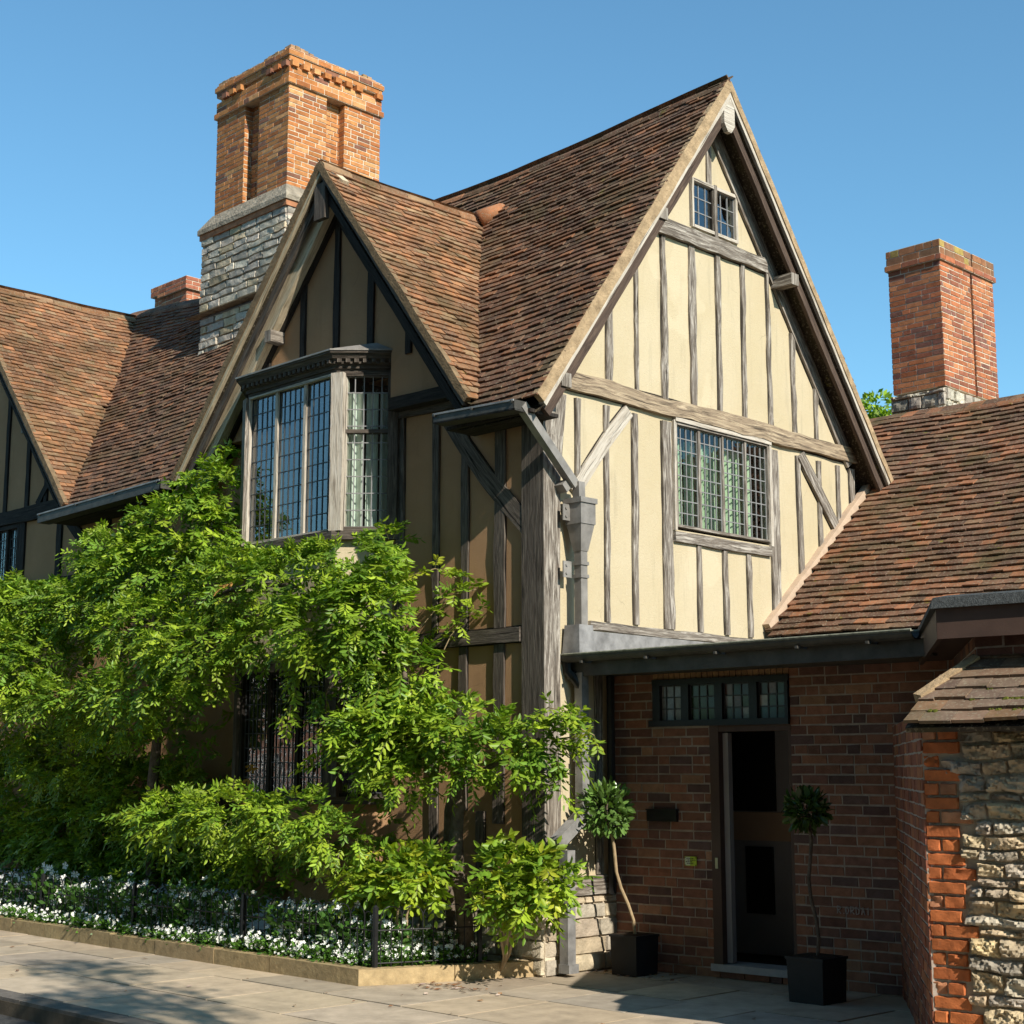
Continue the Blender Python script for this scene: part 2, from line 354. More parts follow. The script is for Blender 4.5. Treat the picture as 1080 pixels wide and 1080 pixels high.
def fnoise(p, s=1.):
    x, y, z = p[0] * s, p[1] * s, p[2] * s
    return (math.sin(x * 1.7 + 2.1 * math.sin(y * 1.3 + z)) + math.sin(y * 2.3 + 1.7 * math.sin(z * 1.9 + x)) + math.sin(z * 2.9 + 1.3 * math.sin(x * 2.2 + y))) / 3
def stones(B, O, U, N, w_, h, pal, hmin=.06, hmax=.15, lmin=.14, lmax=.42, rough=.022, proud=.02, j=.014, g=.028, u_start=None, core=True):
    O, U, N = Vector(O), Vector(U).normalized(), Vector(N).normalized(); Z = Vector((0, 0, 1)); z = 0
    while z < h - .02:
        H = min(random.uniform(hmin, hmax), h - z)
        if h - z - H < .04: H = h - z
        u = u_start(z) if u_start else 0
        first = True
        while u < w_ - .01:
            Lb = random.uniform(lmin, lmax) * (.6 if H < .08 and random.random() < .3 else 1)
            if first: Lb *= random.uniform(.5, 1); first = False
            if w_ - u - Lb < lmin * .6: Lb = w_ - u
            c = jit(random.choices([p[0] for p in pal], [p[1] for p in pal])[0], .2)
            a, b = u + j / 2, u + Lb - j / 2; z0, z1 = z + j / 2 + random.uniform(-.006, .006), z + H - j / 2 + random.uniform(-.006, .006)
            nx, nz = max(3, int((b - a) / g)), max(3, int((z1 - z0) / g)); pb = proud + random.uniform(-.4, .9) * proud; tl = random.uniform(-.25, .25); seed = random.uniform(0, 99)
            tz = random.uniform(-.3, .3)
            k = len(B.v); es, et = .007 / (b - a), .007 / (z1 - z0)
            gs = [0, es] + [es + (1 - 2 * es) * i / nx for i in range(1, nx)] + [1 - es, 1]; gt = [0, et] + [et + (1 - 2 * et) * i / nz for i in range(1, nz)] + [1 - et, 1]; nx, nz = len(gs) - 1, len(gt) - 1
            for r_ in range(nz + 1):
                for q in range(nx + 1):
                    s_, t_ = gs[q], gt[r_]; ed = min(s_, 1 - s_) * (b - a), min(t_, 1 - t_) * (z1 - z0)
                    edge = (q in (0, nx)) or (r_ in (0, nz))
                    uu = a + (b - a) * s_; zz = z0 + (z1 - z0) * t_
                    P = (uu * 1., seed, zz)
                    zz += .016 * fnoise((uu * 3, 1, zz * 2 + 5), 2.2) * (0 < z and z + H < h - .01) if not core or h > .8 else 0; d = pb + rough * (fnoise(P, 17) + .7 * abs(fnoise(P, 41)) + .5 * fnoise(P, 110)) * .7 + (tl * (s_ - .5) + tz * (t_ - .5)) * pb
                    if edge: d = -.018; uu += random.uniform(-.005, .005); zz += random.uniform(-.005, .005)
                    elif min(ed) < g * .9: d = d * random.uniform(.75, 1) - .003
                    B.v.append(tuple(O + U * uu + Z * zz + N * d))
            for r_ in range(nz):
                for q in range(nx):
                    i0 = k + r_ * (nx + 1) + q
                    B.f.append([i0, i0 + 1, i0 + nx + 2, i0 + nx + 1]); B.uv.extend([(0, 0)] * 4); B.c.append(c); B.mi.append(0)
            u += Lb
        z += H
    if core: slab(B, [(0, 0), (w_, 0), (w_, h), (0, h)], [], O - N * .016, U, Z, N, .12, (1, 1, 1), 1)

X_, Y_, Z_ = Vector((1, 0, 0)), Vector((0, 1, 0)), Vector((0, 0, 1))
# ================================================================ ground
B = MB(); B.face([(-300, -300, -.17), (300, -300, -.17), (300, 300, -.17), (-300, 300, -.17)]); o = struct(B.build('ground', JOINT))
B = MB(); B.abox(-60, 60, -8.6, -3.66, -.165, -.12); struct(B.build('road', ASPH))
B = MB(); B.abox(-60, 60, -3.66, 3.0, -.16, -.022, mi=1)
SP = [((.40, .325, .235), 4), ((.43, .355, .265), 3), ((.35, .29, .215), 3), ((.45, .36, .25), 2), ((.36, .305, .24), 2)]
yy = -3.46
while yy < 1.3:
    d = random.choice((.62, .72, .8, .9)); x = -18 + random.uniform(0, .8)
    while x < 7.5:
        L = random.choice((.6, .75, .9, 1.05)); c = jit(random.choices([p[0] for p in SP], [p[1] for p in SP])[0], .07)
        g = random.uniform(.005, .012); h = [random.uniform(-.004, .003) for _ in range(4)]
        P = [(x + g, yy + g, h[0]), (x + L - g, yy + g, h[1]), (x + L - g, yy + d - g, h[2]), (x + g, yy + d - g, h[3])]
        B.face(P, None, c)
        for i in range(4): a, b = P[i], P[(i + 1) % 4]; B.face([(a[0], a[1], -.03), (b[0], b[1], -.03), b, a], None, c)
        x += L
    yy += d
struct(B.build('pavement', [SLAB, JOINT]))
B = MB(); x = -20
while x < 9:
    L = random.uniform(.8, 1.0); B.abox(x + .004, x + L - .004, -3.655, -3.47, -.15, .003 + random.uniform(-.003, .003), jit((.15, .135, .115), .12)); x += L
struct(B.build('kerb', KERBM))
B = MB(); B.abox(-60, 60, -12, -8.6, -.16, .0); struct(B.build('pavement', JOINT))
# flower bed and its stone edging
B = MB(); B.prism([(-14, -1.33), (-.66, -1.33), (-.12, -.02), (-.12, .05), (-14, .05)], .0, .085)
struct(B.build('flower_bed', SOIL))
B = MB(); x = -14.2
while x < -.62:
    L = min(random.uniform(.55, .95), -.6 - x + .02); 
    if -.62 - x - L < .3: L = -.62 - x
    c = jit((.30, .225, .12), .12); B.abox(x + .004, x + L - .004, -1.43 + random.uniform(-.004, .004), -1.30, -.02, .125 + random.uniform(-.006, .006), c); x += L
e0, e1 = Vector((-.64, -1.43, 0)), Vector((-.07, -.03, 0)); ed = (e1 - e0); eL = ed.length; ed.normalize(); en = Vector((ed.y, -ed.x, 0))
t = .0
for L in (.80, eL - .80): B.box(e0 + ed * (t + .004) - en * .11 + Vector((0, 0, -.02)), ed * (L - .008), en * .125, Z_ * .14, jit((.40, .30, .165), .1)); t += L
struct(B.build('edging_kerb', KERBM))

# ================================================================ timber house
H = thing('timber_house', 'large timber-framed house with cream sunlit gable, steep tiled roofs and tall orange brick chimney', 'house', (-4, 2, 0))
RY, RZ, EY, EZ = 2.38, 8.38, -.35, 4.70
mslope = (RZ - EZ) / (RY - EY)
def sagm(p):
    k = max(0., min(1., (p.z - EZ) / (RZ - EZ))); q = Vector(p)
    q.z += k * float(np.interp(p.x, [-16, -10.9, -9, -6.5, -4, -2.8, -1.5, .3], [0, 0, -.22, -.20, -.12, -.14, -.09, 0]))
    q.z += .018 * fnoise((p.x, p.y, 0), 1.3); return q
zmain = lambda y: EZ + (y - EY) * mslope
G1 = dict(x=-2.72, z=7.60, r=1.285, l=1.149); G2 = dict(x=-10.7, z=8.27, r=1.13, l=1.13)
zg = lambda g, x: g['z'] - (g['r'] * (x - g['x']) if x > g['x'] else g['l'] * (g['x'] - x))
TP = [((.125, .066, .040), 4), ((.095, .053, .037), 4), ((.16, .078, .043), 3), ((.07, .044, .033), 3), ((.23, .105, .052), 1.2), ((.15, .10, .066), 1.6)]
TP = [(tuple(a + (b - a) * .62 for a, b in zip((.115, .064, .04), p)), w_) for p, w_ in [(tuple(x * 1.28 * (1.06, 1., .95)[i_] for i_, x in enumerate(p)), w_) for p, w_ in TP]]
TPL = [((.23, .115, .058), 4), ((.19, .10, .055), 4), ((.28, .135, .065), 3), ((.14, .08, .05), 2), ((.34, .155, .07), 1.5), ((.24, .17, .10), 2)]
TPL = [(tuple(a + (b - a) * .62 for a, b in zip((.205, .115, .062), p)), w_) for p, w_ in [(tuple(x * 1.05 * (1.06, 1., .95)[i_] for i_, x in enumerate(p)), w_) for p, w_ in TPL]]
B = MB(); V = Vector((0, RY - EY, RZ - EZ)); XL = -16.5
tiles(B, (XL, EY, EZ), X_, V, .30 - XL, V.length, lambda p: p.z > zg(G1, p.x) - .07 and p.z > zg(G2, p.x) - .07, TP, sagm,
      deck=None)
for i in range(84):   # boarding under the tiles, front and back slopes
    x0, x1 = XL + (.27 - XL) * i / 84, XL + (.27 - XL) * (i + 1) / 84
    for k in range(12):
        f0, f1 = k / 12, (k + 1) / 12; ya, yb = EY + .03 + (RY - EY - .03) * f0, EY + .03 + (RY - EY - .03) * f1; za, zb_2 = zmain(ya), zmain(yb); xm, zm = (x0 + x1) / 2, (za + zb_2) / 2
        if zm < max(zg(G1, xm), zg(G2, xm)) - .12: continue
        q = [sagm(Vector(p)) for p in ((x0, ya, za), (x1, ya, za), (x1, yb, zb_2), (x0, yb, zb_2))]
        B.face(q, None, (.03, .02, .015)); B.face([p - Z_ * .14 for p in q[::-1]], None, (.04, .03, .02))
    q = [sagm(Vector(p)) for p in ((x0, RY, RZ), (x1, RY, RZ), (x1, 5.10, EZ), (x0, 5.10, EZ))]
    B.face(q, None, (.12, .07, .04)); B.face([p - Z_ * .14 for p in q[::-1]], None, (.04, .03, .02))
tiles(B, (.30, 5.12, EZ - .02), -X_, Vector((0, -(RY - EY), RZ - EZ)), 6, V.length, lambda p: True, TP, sagm)
main_roof = B.build('main_roof', TILE, H)
def ridge(pts, name, parent, mat, pal, r=.095):
    B = MB(); P = [Vector(p) - Z_ * .02 for p in pts]
    for a, b in zip(P[:-1], P[1:]):
        L = (b - a).length; n = max(1, round(L / .42)); d = (b - a) / n; sd_ = d.cross(Z_).normalized()
        for i in range(n):
            c = jit(random.choice(pal)[0], .2); p0, p1 = a + d * (i + .01), a + d * (i + .99); z = random.uniform(-.006, .006)
            arc = [(math.cos(math.pi * k / 6), math.sin(math.pi * k / 6)) for k in range(7)]
            for k in range(6):
                (c0, s0), (c1, s1) = arc[k], arc[k + 1]
                B.face([p0 + sd_ * c0 * r + Z_ * (s0 * r + z - .02), p1 + sd_ * c0 * r + Z_ * (s0 * r + z - .02), p1 + sd_ * c1 * r + Z_ * (s1 * r + z - .02), p0 + sd_ * c1 * r + Z_ * (s1 * r + z - .02)][::-1], None, c)
            for pe in (p0, p1): B.face([pe + sd_ * c0 * r + Z_ * (s0 * r + z - .02) for c0, s0 in arc], None, c)
    return B.build(name, mat, parent)
ridge([sagm(Vector((x, RY, RZ - .01))) for x in np.linspace(.29, -5.7, 12)] , 'ridge_tiles', main_roof, TILE, TP)
ridge([sagm(Vector((x, RY, RZ - .01))) for x in np.linspace(-7.5, -10.9, 6)], 'ridge_tiles', main_roof, TILE, TP)
# cross gable roofs
def cross_roof(g, ybk, half_r, half_l, name, sag=.10, yf=-.40):
    B = MB()
    def wp(p):
        q = Vector(p); k = max(0, min(1, (p.z - 4.7) / 3)); q.z -= sag * math.sin(math.pi * max(0, min(1, (p.y - yf) / (ybk - yf)))) * k; q.z += .015 * fnoise((p.x, p.y, 3), 1.7); return q
    for sgn, sl, half in ((1, g['r'], half_r), (-1, g['l'], half_l)):
        xe = g['x'] + sgn * half; ze = g['z'] - sl * half; V = Vector((-sgn * half, 0, sl * half)); L = ybk - yf + .35
        O, U = ((xe, yf, ze), Y_) if sgn > 0 else ((xe, yf + L, ze), -Y_)
        tiles(B, O, U, V, L, V.length, lambda p: p.z > zmain(p.y) - .06, TPL, wp)
        # boarding, cut along the valley
        pts = []
        for k in range(9):
            t = k / 8; x = xe + (g['x'] - xe) * t; z = ze + (g['z'] - ze) * t; yv = EY + (z - EZ) / mslope
            pts.append((Vector((x, yf + .03, z)), Vector((x, max(yv, yf + .05), z))))
        for (a, b), (c, d) in [((a.lerp(b, i / 6), a.lerp(b, (i + 1) / 6)), (c.lerp(d, i / 6), c.lerp(d, (i + 1) / 6))) for (a, b), (c, d) in zip(pts[:-1], pts[1:]) for i in range(6)]:
            q = [wp(p) - Z_ * .02 for p in ((a, b, d, c) if sgn > 0 else (b, a, c, d))]
            B.face(q, None, (.03, .02, .015)); B.face([p - Z_ * .13 for p in q[::-1]], None, (.04, .03, .02))
    r = B.build(name, TILE, H)
    ridge([wp(Vector((g['x'], y, g['z'] - .01))) for y in np.linspace(yf, ybk, 7)], 'ridge_tiles', r, TILE, TPL)
    return r, wp
cr1, wp1 = cross_roof(G1, 1.80, 2.17, 2.50, 'cross_gable_roof', .03)
cr2, wp2 = cross_roof(G2, 2.26, 3.12, 3.12, 'cross_gable_roof', .03)

B = MB(); e = Vector((-2.62, 1.72, 7.56)); B.tube([e, e + Vector((.10, .22, .10)), e + Vector((.16, .42, .13))], [.11, .12, .12], 10, (.40, .17, .08)); B.build('valley_end_tile', TILE, cr1, True)
# ---- verges and bargeboards
def verge(a, b, out, prefix, mats, th=.10, inner=None):
    """a: lower end, b: ridge, on the roof plane at the verge; out: direction the gable faces"""
    a, b, out = Vector(a), Vector(b), Vector(out); d = (b - a).normalized(); dn = out.cross(d); dn = dn if dn.z < 0 else -dn
    def strip(name, off0, off1, p0, p1, mat, wob):
        B = MB(); c = (off0 + off1) / 2
        B.beam(a + dn * c, b + dn * c, off1 - off0, out, p1, -p0, wob, .18); return B.build(name, mat, H)
    strip('verge_mortar', -.035, th * .75, -.06, .0, mats[0], .007)
    strip('bargeboard_edge', th * .75, th * .75 + .038, -.07, -.012, mats[1], .003)
    strip('bargeboard', th * .75 + .038, th * .75 + .15, -.10, -.06, mats[2], .004)
    if inner: strip('inner_rafter', .14, .30, -.22, -.13, inner, .006)
xg = .30
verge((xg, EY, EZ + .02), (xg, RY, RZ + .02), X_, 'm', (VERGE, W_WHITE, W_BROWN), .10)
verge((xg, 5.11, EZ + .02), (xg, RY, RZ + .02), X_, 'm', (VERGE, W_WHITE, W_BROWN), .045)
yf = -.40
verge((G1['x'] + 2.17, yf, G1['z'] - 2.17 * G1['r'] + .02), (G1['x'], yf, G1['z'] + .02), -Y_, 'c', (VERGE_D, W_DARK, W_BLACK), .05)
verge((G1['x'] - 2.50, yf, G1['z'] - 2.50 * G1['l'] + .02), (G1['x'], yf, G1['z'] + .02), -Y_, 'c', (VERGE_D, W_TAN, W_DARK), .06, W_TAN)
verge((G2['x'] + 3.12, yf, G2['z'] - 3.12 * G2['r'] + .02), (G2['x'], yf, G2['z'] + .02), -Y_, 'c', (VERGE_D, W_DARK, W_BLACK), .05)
# ridge end blocks at the gable tips
B = MB(); B.prism([(.235, RY - .085), (.285, RY - .085), (.285, RY + .085), (.235, RY + .085)], RZ - .42, RZ - .13, None); B.prism([(.235, RY - .03), (.285, RY - .03), (.285, RY + .03), (.235, RY + .03)], RZ - .50, RZ - .42, [(.235, RY - .085), (.285, RY - .085), (.285, RY + .085), (.235, RY + .085)]); B.build('ridge_end_block', W_WHITE, H)
B = MB(); B.beam((G1['x'], -.36, 7.05), (G1['x'], -.36, 7.42), .17, -Y_, .02, .04); B.build('ridge_end_block', W_DARK, H)

# ---- walls
GW = [(0.02, .60), (0.02, 4.72), (RY, 8.02), (4.76, 4.72), (4.76, .60)]
win_hole = [(1.76, 3.86), (3.24, 3.86), (3.24, 4.95), (1.76, 4.95)]
attic_hole = [(2.07, 6.90), (2.83, 6.90), (2.83, 7.41), (2.07, 7.41)]
B = MB(); slab(B, GW, [win_hole, attic_hole], (0, 0, 0), Y_, Z_, X_, .15); gable_wall = B.build('gable_wall', CREAM, H)
SW = [(-.02, .45), (-.02, 4.86), (-.86, 4.86), (G1['x'], 7.36), (-4.95, 4.86), (-7.75, 4.86), (G2['x'], 8.05), (-13.7, 4.86), (-16, 4.86), (-16, .45)]
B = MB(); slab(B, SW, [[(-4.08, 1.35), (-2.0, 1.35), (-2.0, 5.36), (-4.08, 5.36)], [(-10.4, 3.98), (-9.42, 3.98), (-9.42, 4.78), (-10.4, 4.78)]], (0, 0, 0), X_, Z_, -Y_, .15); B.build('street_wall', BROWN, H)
PLP = [((.46, .40, .30), 4), ((.52, .46, .35), 3), ((.38, .34, .27), 2), ((.43, .36, .25), 2)]
B = MB(); stones(B, (.03, -.04, 0), Y_, X_, .96, .61, PLP, .10, .16, .25, .55, .012, .012, .010, .035)
stones(B, (-2.3, -.05, 0), X_, -Y_, 2.33, .50, PLP, .09, .16, .2, .45, .016, .016, .012, .035); B.build('stone_plinth', [STONE, MORT], H)
# ---- timbers of the sunlit gable
CRACK = m_plain('dark_crack', (.03, .024, .018), .95, 30, .4, 0)
def T(name, p0, p1, w_, n=X_, mat=W_PALE, proud=.022, wob=.006, bow=0., depth=.1, taper=1., label=None):
    B = MB(); B.beam(p0, p1, w_, n, proud, depth, wob, .16, bow, taper=taper)
    if name in ('stud', 'brace', 'tie_beam', 'collar_beam', 'wall_rafter', 'girding_beam'): B.beam(p0, p1, w_ + .014, n, .003, .02, .004, .13, bow, mi=1)
    o = B.build(name, [mat, CRACK], H)
    if label: o['label'] = label
    return o
gy = lambda y, z: (0, y, z)
raf = lambda y: RZ - .30 - mslope * abs(y - RY)         # centre line of the wall rafters
T('wall_rafter', gy(.10, raf(.10)), gy(RY - .02, raf(RY)), .17, proud=.035)
T('wall_rafter', gy(4.74, raf(4.74)), gy(RY + .02, raf(RY)), .17, proud=.033)
T('tie_beam', gy(.17, 5.02), gy(4.92, 4.985), .165, mat=W_TIE, proud=.05, wob=.012, bow=-.004)
T('collar_beam', gy(1.52, 6.78), gy(3.28, 6.77), .15, proud=.05, wob=.01)
T('bottom_rail', gy(.55, 2.885), gy(4.0, 2.86), .07, proud=.03)
ub = [(.85, 5.08), (1.24, 5.08), (1.64, 5.08), (2.08, 5.07), (2.48, 5.07), (2.89, 5.06), (3.32, 5.06), (3.74, 5.05), (4.13, 5.05)]
for y, z0 in ub:
    z1 = min(6.70, raf(y) - .10); T('stud', gy(y, z0), gy(y + random.uniform(-.02, .02), z1), random.uniform(.045, .08), wob=.014)
for y, z0, z1, w_ in ((.42, 2.93, 4.88, .07), (.80, 2.93, 4.88, .075), (1.18, 2.93, 4.87, .075), (1.645, 2.92, 4.87, .155), (3.33, 2.9, 4.85, .15), (3.78, 3.2, 4.85, .085), (4.14, 3.4, 4.85, .075), (4.51, 3.7, 4.85, .075), (4.76, 3.9, 4.85, .12), (2.11, 2.92, 3.74, .075), (2.51, 2.92, 3.73, .075), (2.89, 2.92, 3.73, .075)):
    T('stud', gy(y, z0), gy(y + random.uniform(-.012, .012), z1), w_ * .86, wob=.010)
T('window_rail', gy(1.73, 3.79), gy(3.24, 3.79), .10, proud=.035)
T('brace', gy(1.10, 4.88), gy(.36, 4.02), .13, mat=W_WHITE, proud=.03, bow=.02)
T('brace', gy(3.80, 4.86), gy(4.52, 4.05), .12, proud=.04)
T('king_stud', gy(RY, 7.38), gy(RY, 7.92), .07)
T('stud', gy(2.46, 6.86), gy(2.455, 7.42), .04, proud=.035)
for y, z in ((1.36, 6.78), (3.46, 6.62), (4.98, 4.93), (.02, 4.93)):
    B = MB(); B.beam((-.1, y, z), (.26, y, z), .13, Z_, .06, .06, .010, .1); B.build('purlin_end', W_PALE, H)
# corner post with a flared head
B = MB(); zz = [.62, 1.5, 2.4, 3.3, 4.1, 4.5, 4.88]; ru = 3.3
fl = [.165, .165, .165, .17, .18, .22, .265]
for i in range(6):
    z0, z1, f0, f1 = zz[i], zz[i + 1], fl[i], fl[i + 1]; s0, s1 = .235, .235
    A = [(-s0, -.03, z0), (.03, -.03, z0), (.03, f0, z0), (-s0, f0, z0)]; C = [(-s1, -.03, z1), (.03, -.03, z1), (.03, f1, z1), (-s1, f1, z1)]
    for k, (u0, u1) in enumerate(((0, .265), (.265, .265 + f0), (.5, .7), (.7, .9))):
        l = (k + 1) % 4; B.face([A[k], A[l], C[l], C[k]], [(ru + u0, z0), (ru + u1, z0), (ru + u1, z1), (ru + u0, z1)], mi=1 if k == 0 else 0)
B.build('corner_post', [W_PALE, W_DARK], H)
T('sill_plate', gy(.02, .70), gy(.80, .70), .16, proud=.05)
T('stud', gy(.66, .78), gy(.66, 2.55), .08)

# ---- timbers of the street side
sx = lambda x, z: (x, 0, z); SD = dict(n=-Y_, mat=W_DARK)
for x, z0, z1, w_ in ((-1.86, 2.3, 4.95, .11), (-1.36, 2.86, 4.90, .085), (-.97, 2.86, 4.9, .09), (-.52, 2.86, 4.9, .125), (-.98, 1.3, 2.72, .10), (-.53, 1.2, 2.72, .12), (-1.36, .6, 2.72, .1), (-.75, .55, 1.3, .09)):
    T('stud', sx(x, z0), sx(x, z1), w_, wob=.008, **SD)
T('girding_beam', sx(-2.0, 2.80), sx(-.25, 2.79), .13, proud=.045, **SD)
T('wall_plate', sx(-1.90, 5.00), sx(-.70, 4.97), .15, proud=.04, **SD)
T('brace', sx(-1.24, 4.88), sx(-.12, 3.66), .17, proud=.026, bow=.05, **SD)
for x, z1 in ((-1.62, 5.85), (-2.18, 6.55), (-2.72, 7.20), (-3.26, 6.55), (-3.85, 5.95)):
    T('stud', (x, -.13, 5.5), (x, -.13, z1), .08, n=-Y_, mat=W_BLACK)
rs = lambda g, x: zg(g, x) - .33
T('wall_rafter', (-.95, -.13, rs(G1, -.95)), (G1['x'], -.13, rs(G1, G1['x'])), .20, n=-Y_, mat=W_BLACK, proud=.05)
T('wall_rafter', (-4.75, -.13, rs(G1, -4.75)), (G1['x'], -.13, rs(G1, G1['x'])), .20, n=-Y_, mat=W_BLACK, proud=.048)
for x, z in ((G1['x'] - .92, 6.05), (G2['x'] + 1.85, 5.92)):
    B = MB(); B.beam((x, .1, z), (x, -.31, z), .12, Z_, .06, .06, .008, .1); B.build('purlin_end', W_PALE, H)
for x in (-8.15, -8.75, -9.25, -9.85):
    T('stud', sx(x, 4.95), sx(x, zg(G2, x) - .38), .085, n=-Y_, mat=W_BLACK)
T('brace', sx(-8.42, 5.45), sx(-8.95, 4.98), .10, n=-Y_, mat=W_BLACK, proud=.03)
T('wall_rafter', sx(-7.85, rs(G2, -7.85)), sx(G2['x'], rs(G2, G2['x'])), .19, n=-Y_, mat=W_BLACK, proud=.04)
T('tie_beam', sx(-11, 4.90), sx(-7.7, 4.88), .19, n=-Y_, mat=W_BLACK, proud=.05)
T('girding_beam', sx(-11, 3.86), sx(-5.5, 3.86), .26, n=-Y_, mat=W_BLACK, proud=.045)
for x, w_ in ((-9.32, .16), (-8.35, .13), (-7.2, .16), (-6.8, .1), (-6.3, .12)):
    T('stud', sx(x, 3.98), sx(x, 4.80), w_, n=-Y_, mat=W_BLACK)
T('brace', sx(-8.2, 4.75), sx(-7.3, 4.02), .15, n=-Y_, mat=W_BLACK, proud=.03)

B = MB(); slab(B, [(-.90, 5.08), (G1['x'], 7.34), (-4.72, 5.08), (-4.22, 5.08), (-4.22, 5.585), (-1.88, 5.585), (-1.88, 5.08)], [], (0, -.13, 0), X_, Z_, -Y_, .1); B.build('gable_panel', BROWN, H)
T('bressummer', (-1.88, -.13, 5.05), (-.88, -.13, 5.04), .12, n=-Y_, mat=W_BLACK, proud=.03)
# ---- leaded windows
def window(name, O, U, N, w_, h, lights, cols, rows, mats, fr=.05, mul=.045, curtains=(), room=.7, inset=.03, cmat=None, trans=None, cdist=.17):
    O, U, N = Vector(O), Vector(U).normalized(), Vector(N).normalized(); Z = Z_; mf, gl, cm = mats
    B = MB(); at = lambda u, z, d=0: O + U * u + Z * z + N * d
    B.beam(at(-fr / 2, -fr), at(-fr / 2, h + fr), fr, N, .025, .08, .003); B.beam(at(w_ + fr / 2, -fr), at(w_ + fr / 2, h + fr), fr, N, .025, .08, .003)
    B.beam(at(0, -fr / 2), at(w_, -fr / 2), fr, N, .028, .08, .003); B.beam(at(0, h + fr / 2), at(w_, h + fr / 2), fr, N, .028, .08, .003)
    lw = (w_ - mul * (lights - 1)) / lights
    for i in range(1, lights): u = i * (lw + mul) - mul / 2; B.beam(at(u, 0), at(u, h), mul, N, .012, .06, .003)
    if trans: B.beam(at(0, trans), at(w_, trans), mul * .7, N, .012, .06, .002)
    F = B.build(name, mf, H)
    for i in range(lights):
        u0 = i * (lw + mul); B = MB(); L = MB(); pw, ph = lw / cols, h / rows
        for a in range(cols):
            for b in range(rows):
                t1, t2 = random.gauss(0, .0012), random.gauss(0, .0012)
                p = [(u0 + a * pw, b * ph), (u0 + (a + 1) * pw, b * ph), (u0 + (a + 1) * pw, (b + 1) * ph), (u0 + a * pw, (b + 1) * ph)]
                B.face([at(u, z, -inset + t1 * (u - p[0][0]) / pw * .5 + t2 * (z - p[0][1]) / ph * .5) for u, z in p])
        for a in range(cols + 1): u = u0 + a * pw; q = .0048 if 0 < a < cols else .008; L.box(at(u - q, 0, -inset - .006), U * 2 * q, Z * h, N * .013)
        for b in range(rows + 1): z = b * ph; q = .0048 if 0 < b < rows else .008; L.box(at(u0, z - q, -inset - .006), U * lw, Z * 2 * q, N * .012)
        B.build('pane', gl, F); L.build('glazing_bars', cm, F)
    for (c0, c1, z0, z1, cmat_) in curtains:
        B = MB(); n = max(8, int((c1 - c0) / .012)); ph = random.uniform(0, 9); pr = []
        for k in range(n + 1):
            u = c0 + (c1 - c0) * k / n; d = -cdist + .028 * math.sin(u * 75 + ph + 1.5 * math.sin(u * 21)); pr.append((at(u, z0, d), at(u, z1, d)))
        for (a, b), (c, d) in zip(pr[:-1], pr[1:]): B.face([a, c, d, b]); B.face([x - N * .004 for x in (b, d, c, a)])
        B.build('curtain', cmat_, F)
    B = MB(); a, b, c, d = at(-.02, -.02, -.08), at(w_ + .02, -.02, -.08), at(w_ + .02, h + .02, -.08), at(-.02, h + .02, -.08); q = [p - N * room for p in (a, b, c, d)]
    B.face(q); 
    for i, p in enumerate((a, b, c, d)): j = (i + 1) % 4; B.face([p, (a, b, c, d)[j], q[j], q[i]])
    B.build('window_room', DARK, F); return F
wg = window('window', (0, 1.79, 3.91), Y_, X_, 1.43, .955, 4, 4, 8, (W_PALE, GLASS, CAME), .024, .032,
       ((.00, .12, -.01, .86, CURT), (.17, .30, -.01, .88, CURT), (.36, .66, -.01, .87, CURT), (.72, .99, -.01, .88, CURT), (1.05, 1.18, -.01, .88, CURT), (1.24, 1.40, -.01, .88, CURT)), .8, .012)
wg['label'] = 'wide four-light window with pale green curtains'
B = MB(); B.beam((0, 1.75, 4.908), (0, 3.27, 4.905), .04, X_, .045, .02, .003); B.beam((0, 1.745, 3.85), (0, 1.745, 4.9), .03, X_, .035, .02, .003); B.beam((0, 3.26, 3.85), (0, 3.26, 4.9), .04, X_, .035, .02, .003); B.build('window_surround', W_WHITE, H)
wa = window('window', (0, 2.12, 6.93), Y_, X_, .68, .45, 2, 3, 3, (W_WHITE, GLASS_B, CAME), .03, .035, (), .6, .012)
wa['label'] = 'small two-light attic window'
wl = window('window', (-10.36, 0, 4.02), X_, -Y_, .92, .72, 3, 4, 6, (W_BLACK, GLASS, CAME_D), .05, .05, (), .6)
# ---- two-storey bay window
bx0, bx1, bp = -3.77, -2.33, .42
def plan(o): k = o * math.tan(R(22.5)); return [(bx0 - bp - o * 1.414, 0.02), (bx0 - k, -bp - o), (bx1 + k, -bp - o), (bx1 + bp + o * 1.414, 0.02)]
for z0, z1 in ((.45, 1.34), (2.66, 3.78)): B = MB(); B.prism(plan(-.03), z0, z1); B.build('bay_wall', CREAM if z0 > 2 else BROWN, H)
for z0, z1, o, nm in ((3.78, 3.86, .05, 'bay_sill'), (1.34, 1.41, .05, 'bay_sill'), (2.58, 2.66, .04, 'bay_lintel'), (5.385, 5.43, .012, 'bay_lintel')): B = MB(); B.prism(plan(o), z0, z1); B.build(nm, W_DARK, H)
B = MB()
for z0, z1, o, o2 in ((5.43, 5.47, .035, .035), (5.47, 5.515, .06, .06), (5.515, 5.56, .09, .115), (5.56, 5.58, .13, .13)): B.prism(plan(o), z0, z1, plan(o2))
pl_ = plan(.035)
for i in range(3):
    a, b = Vector((*pl_[i], 5.475)), Vector((*pl_[i + 1], 5.475)); d = (b - a); L = d.length; d.normalize(); n = Vector((d.y, -d.x, 0)); k = int(L / .075)
    for q in range(k): B.box(a + d * (L * (q + .25) / k) + n * .0, d * (L / k * .5), n * .06, Z_ * .036)
B.build('cornice', W_DARK, H)
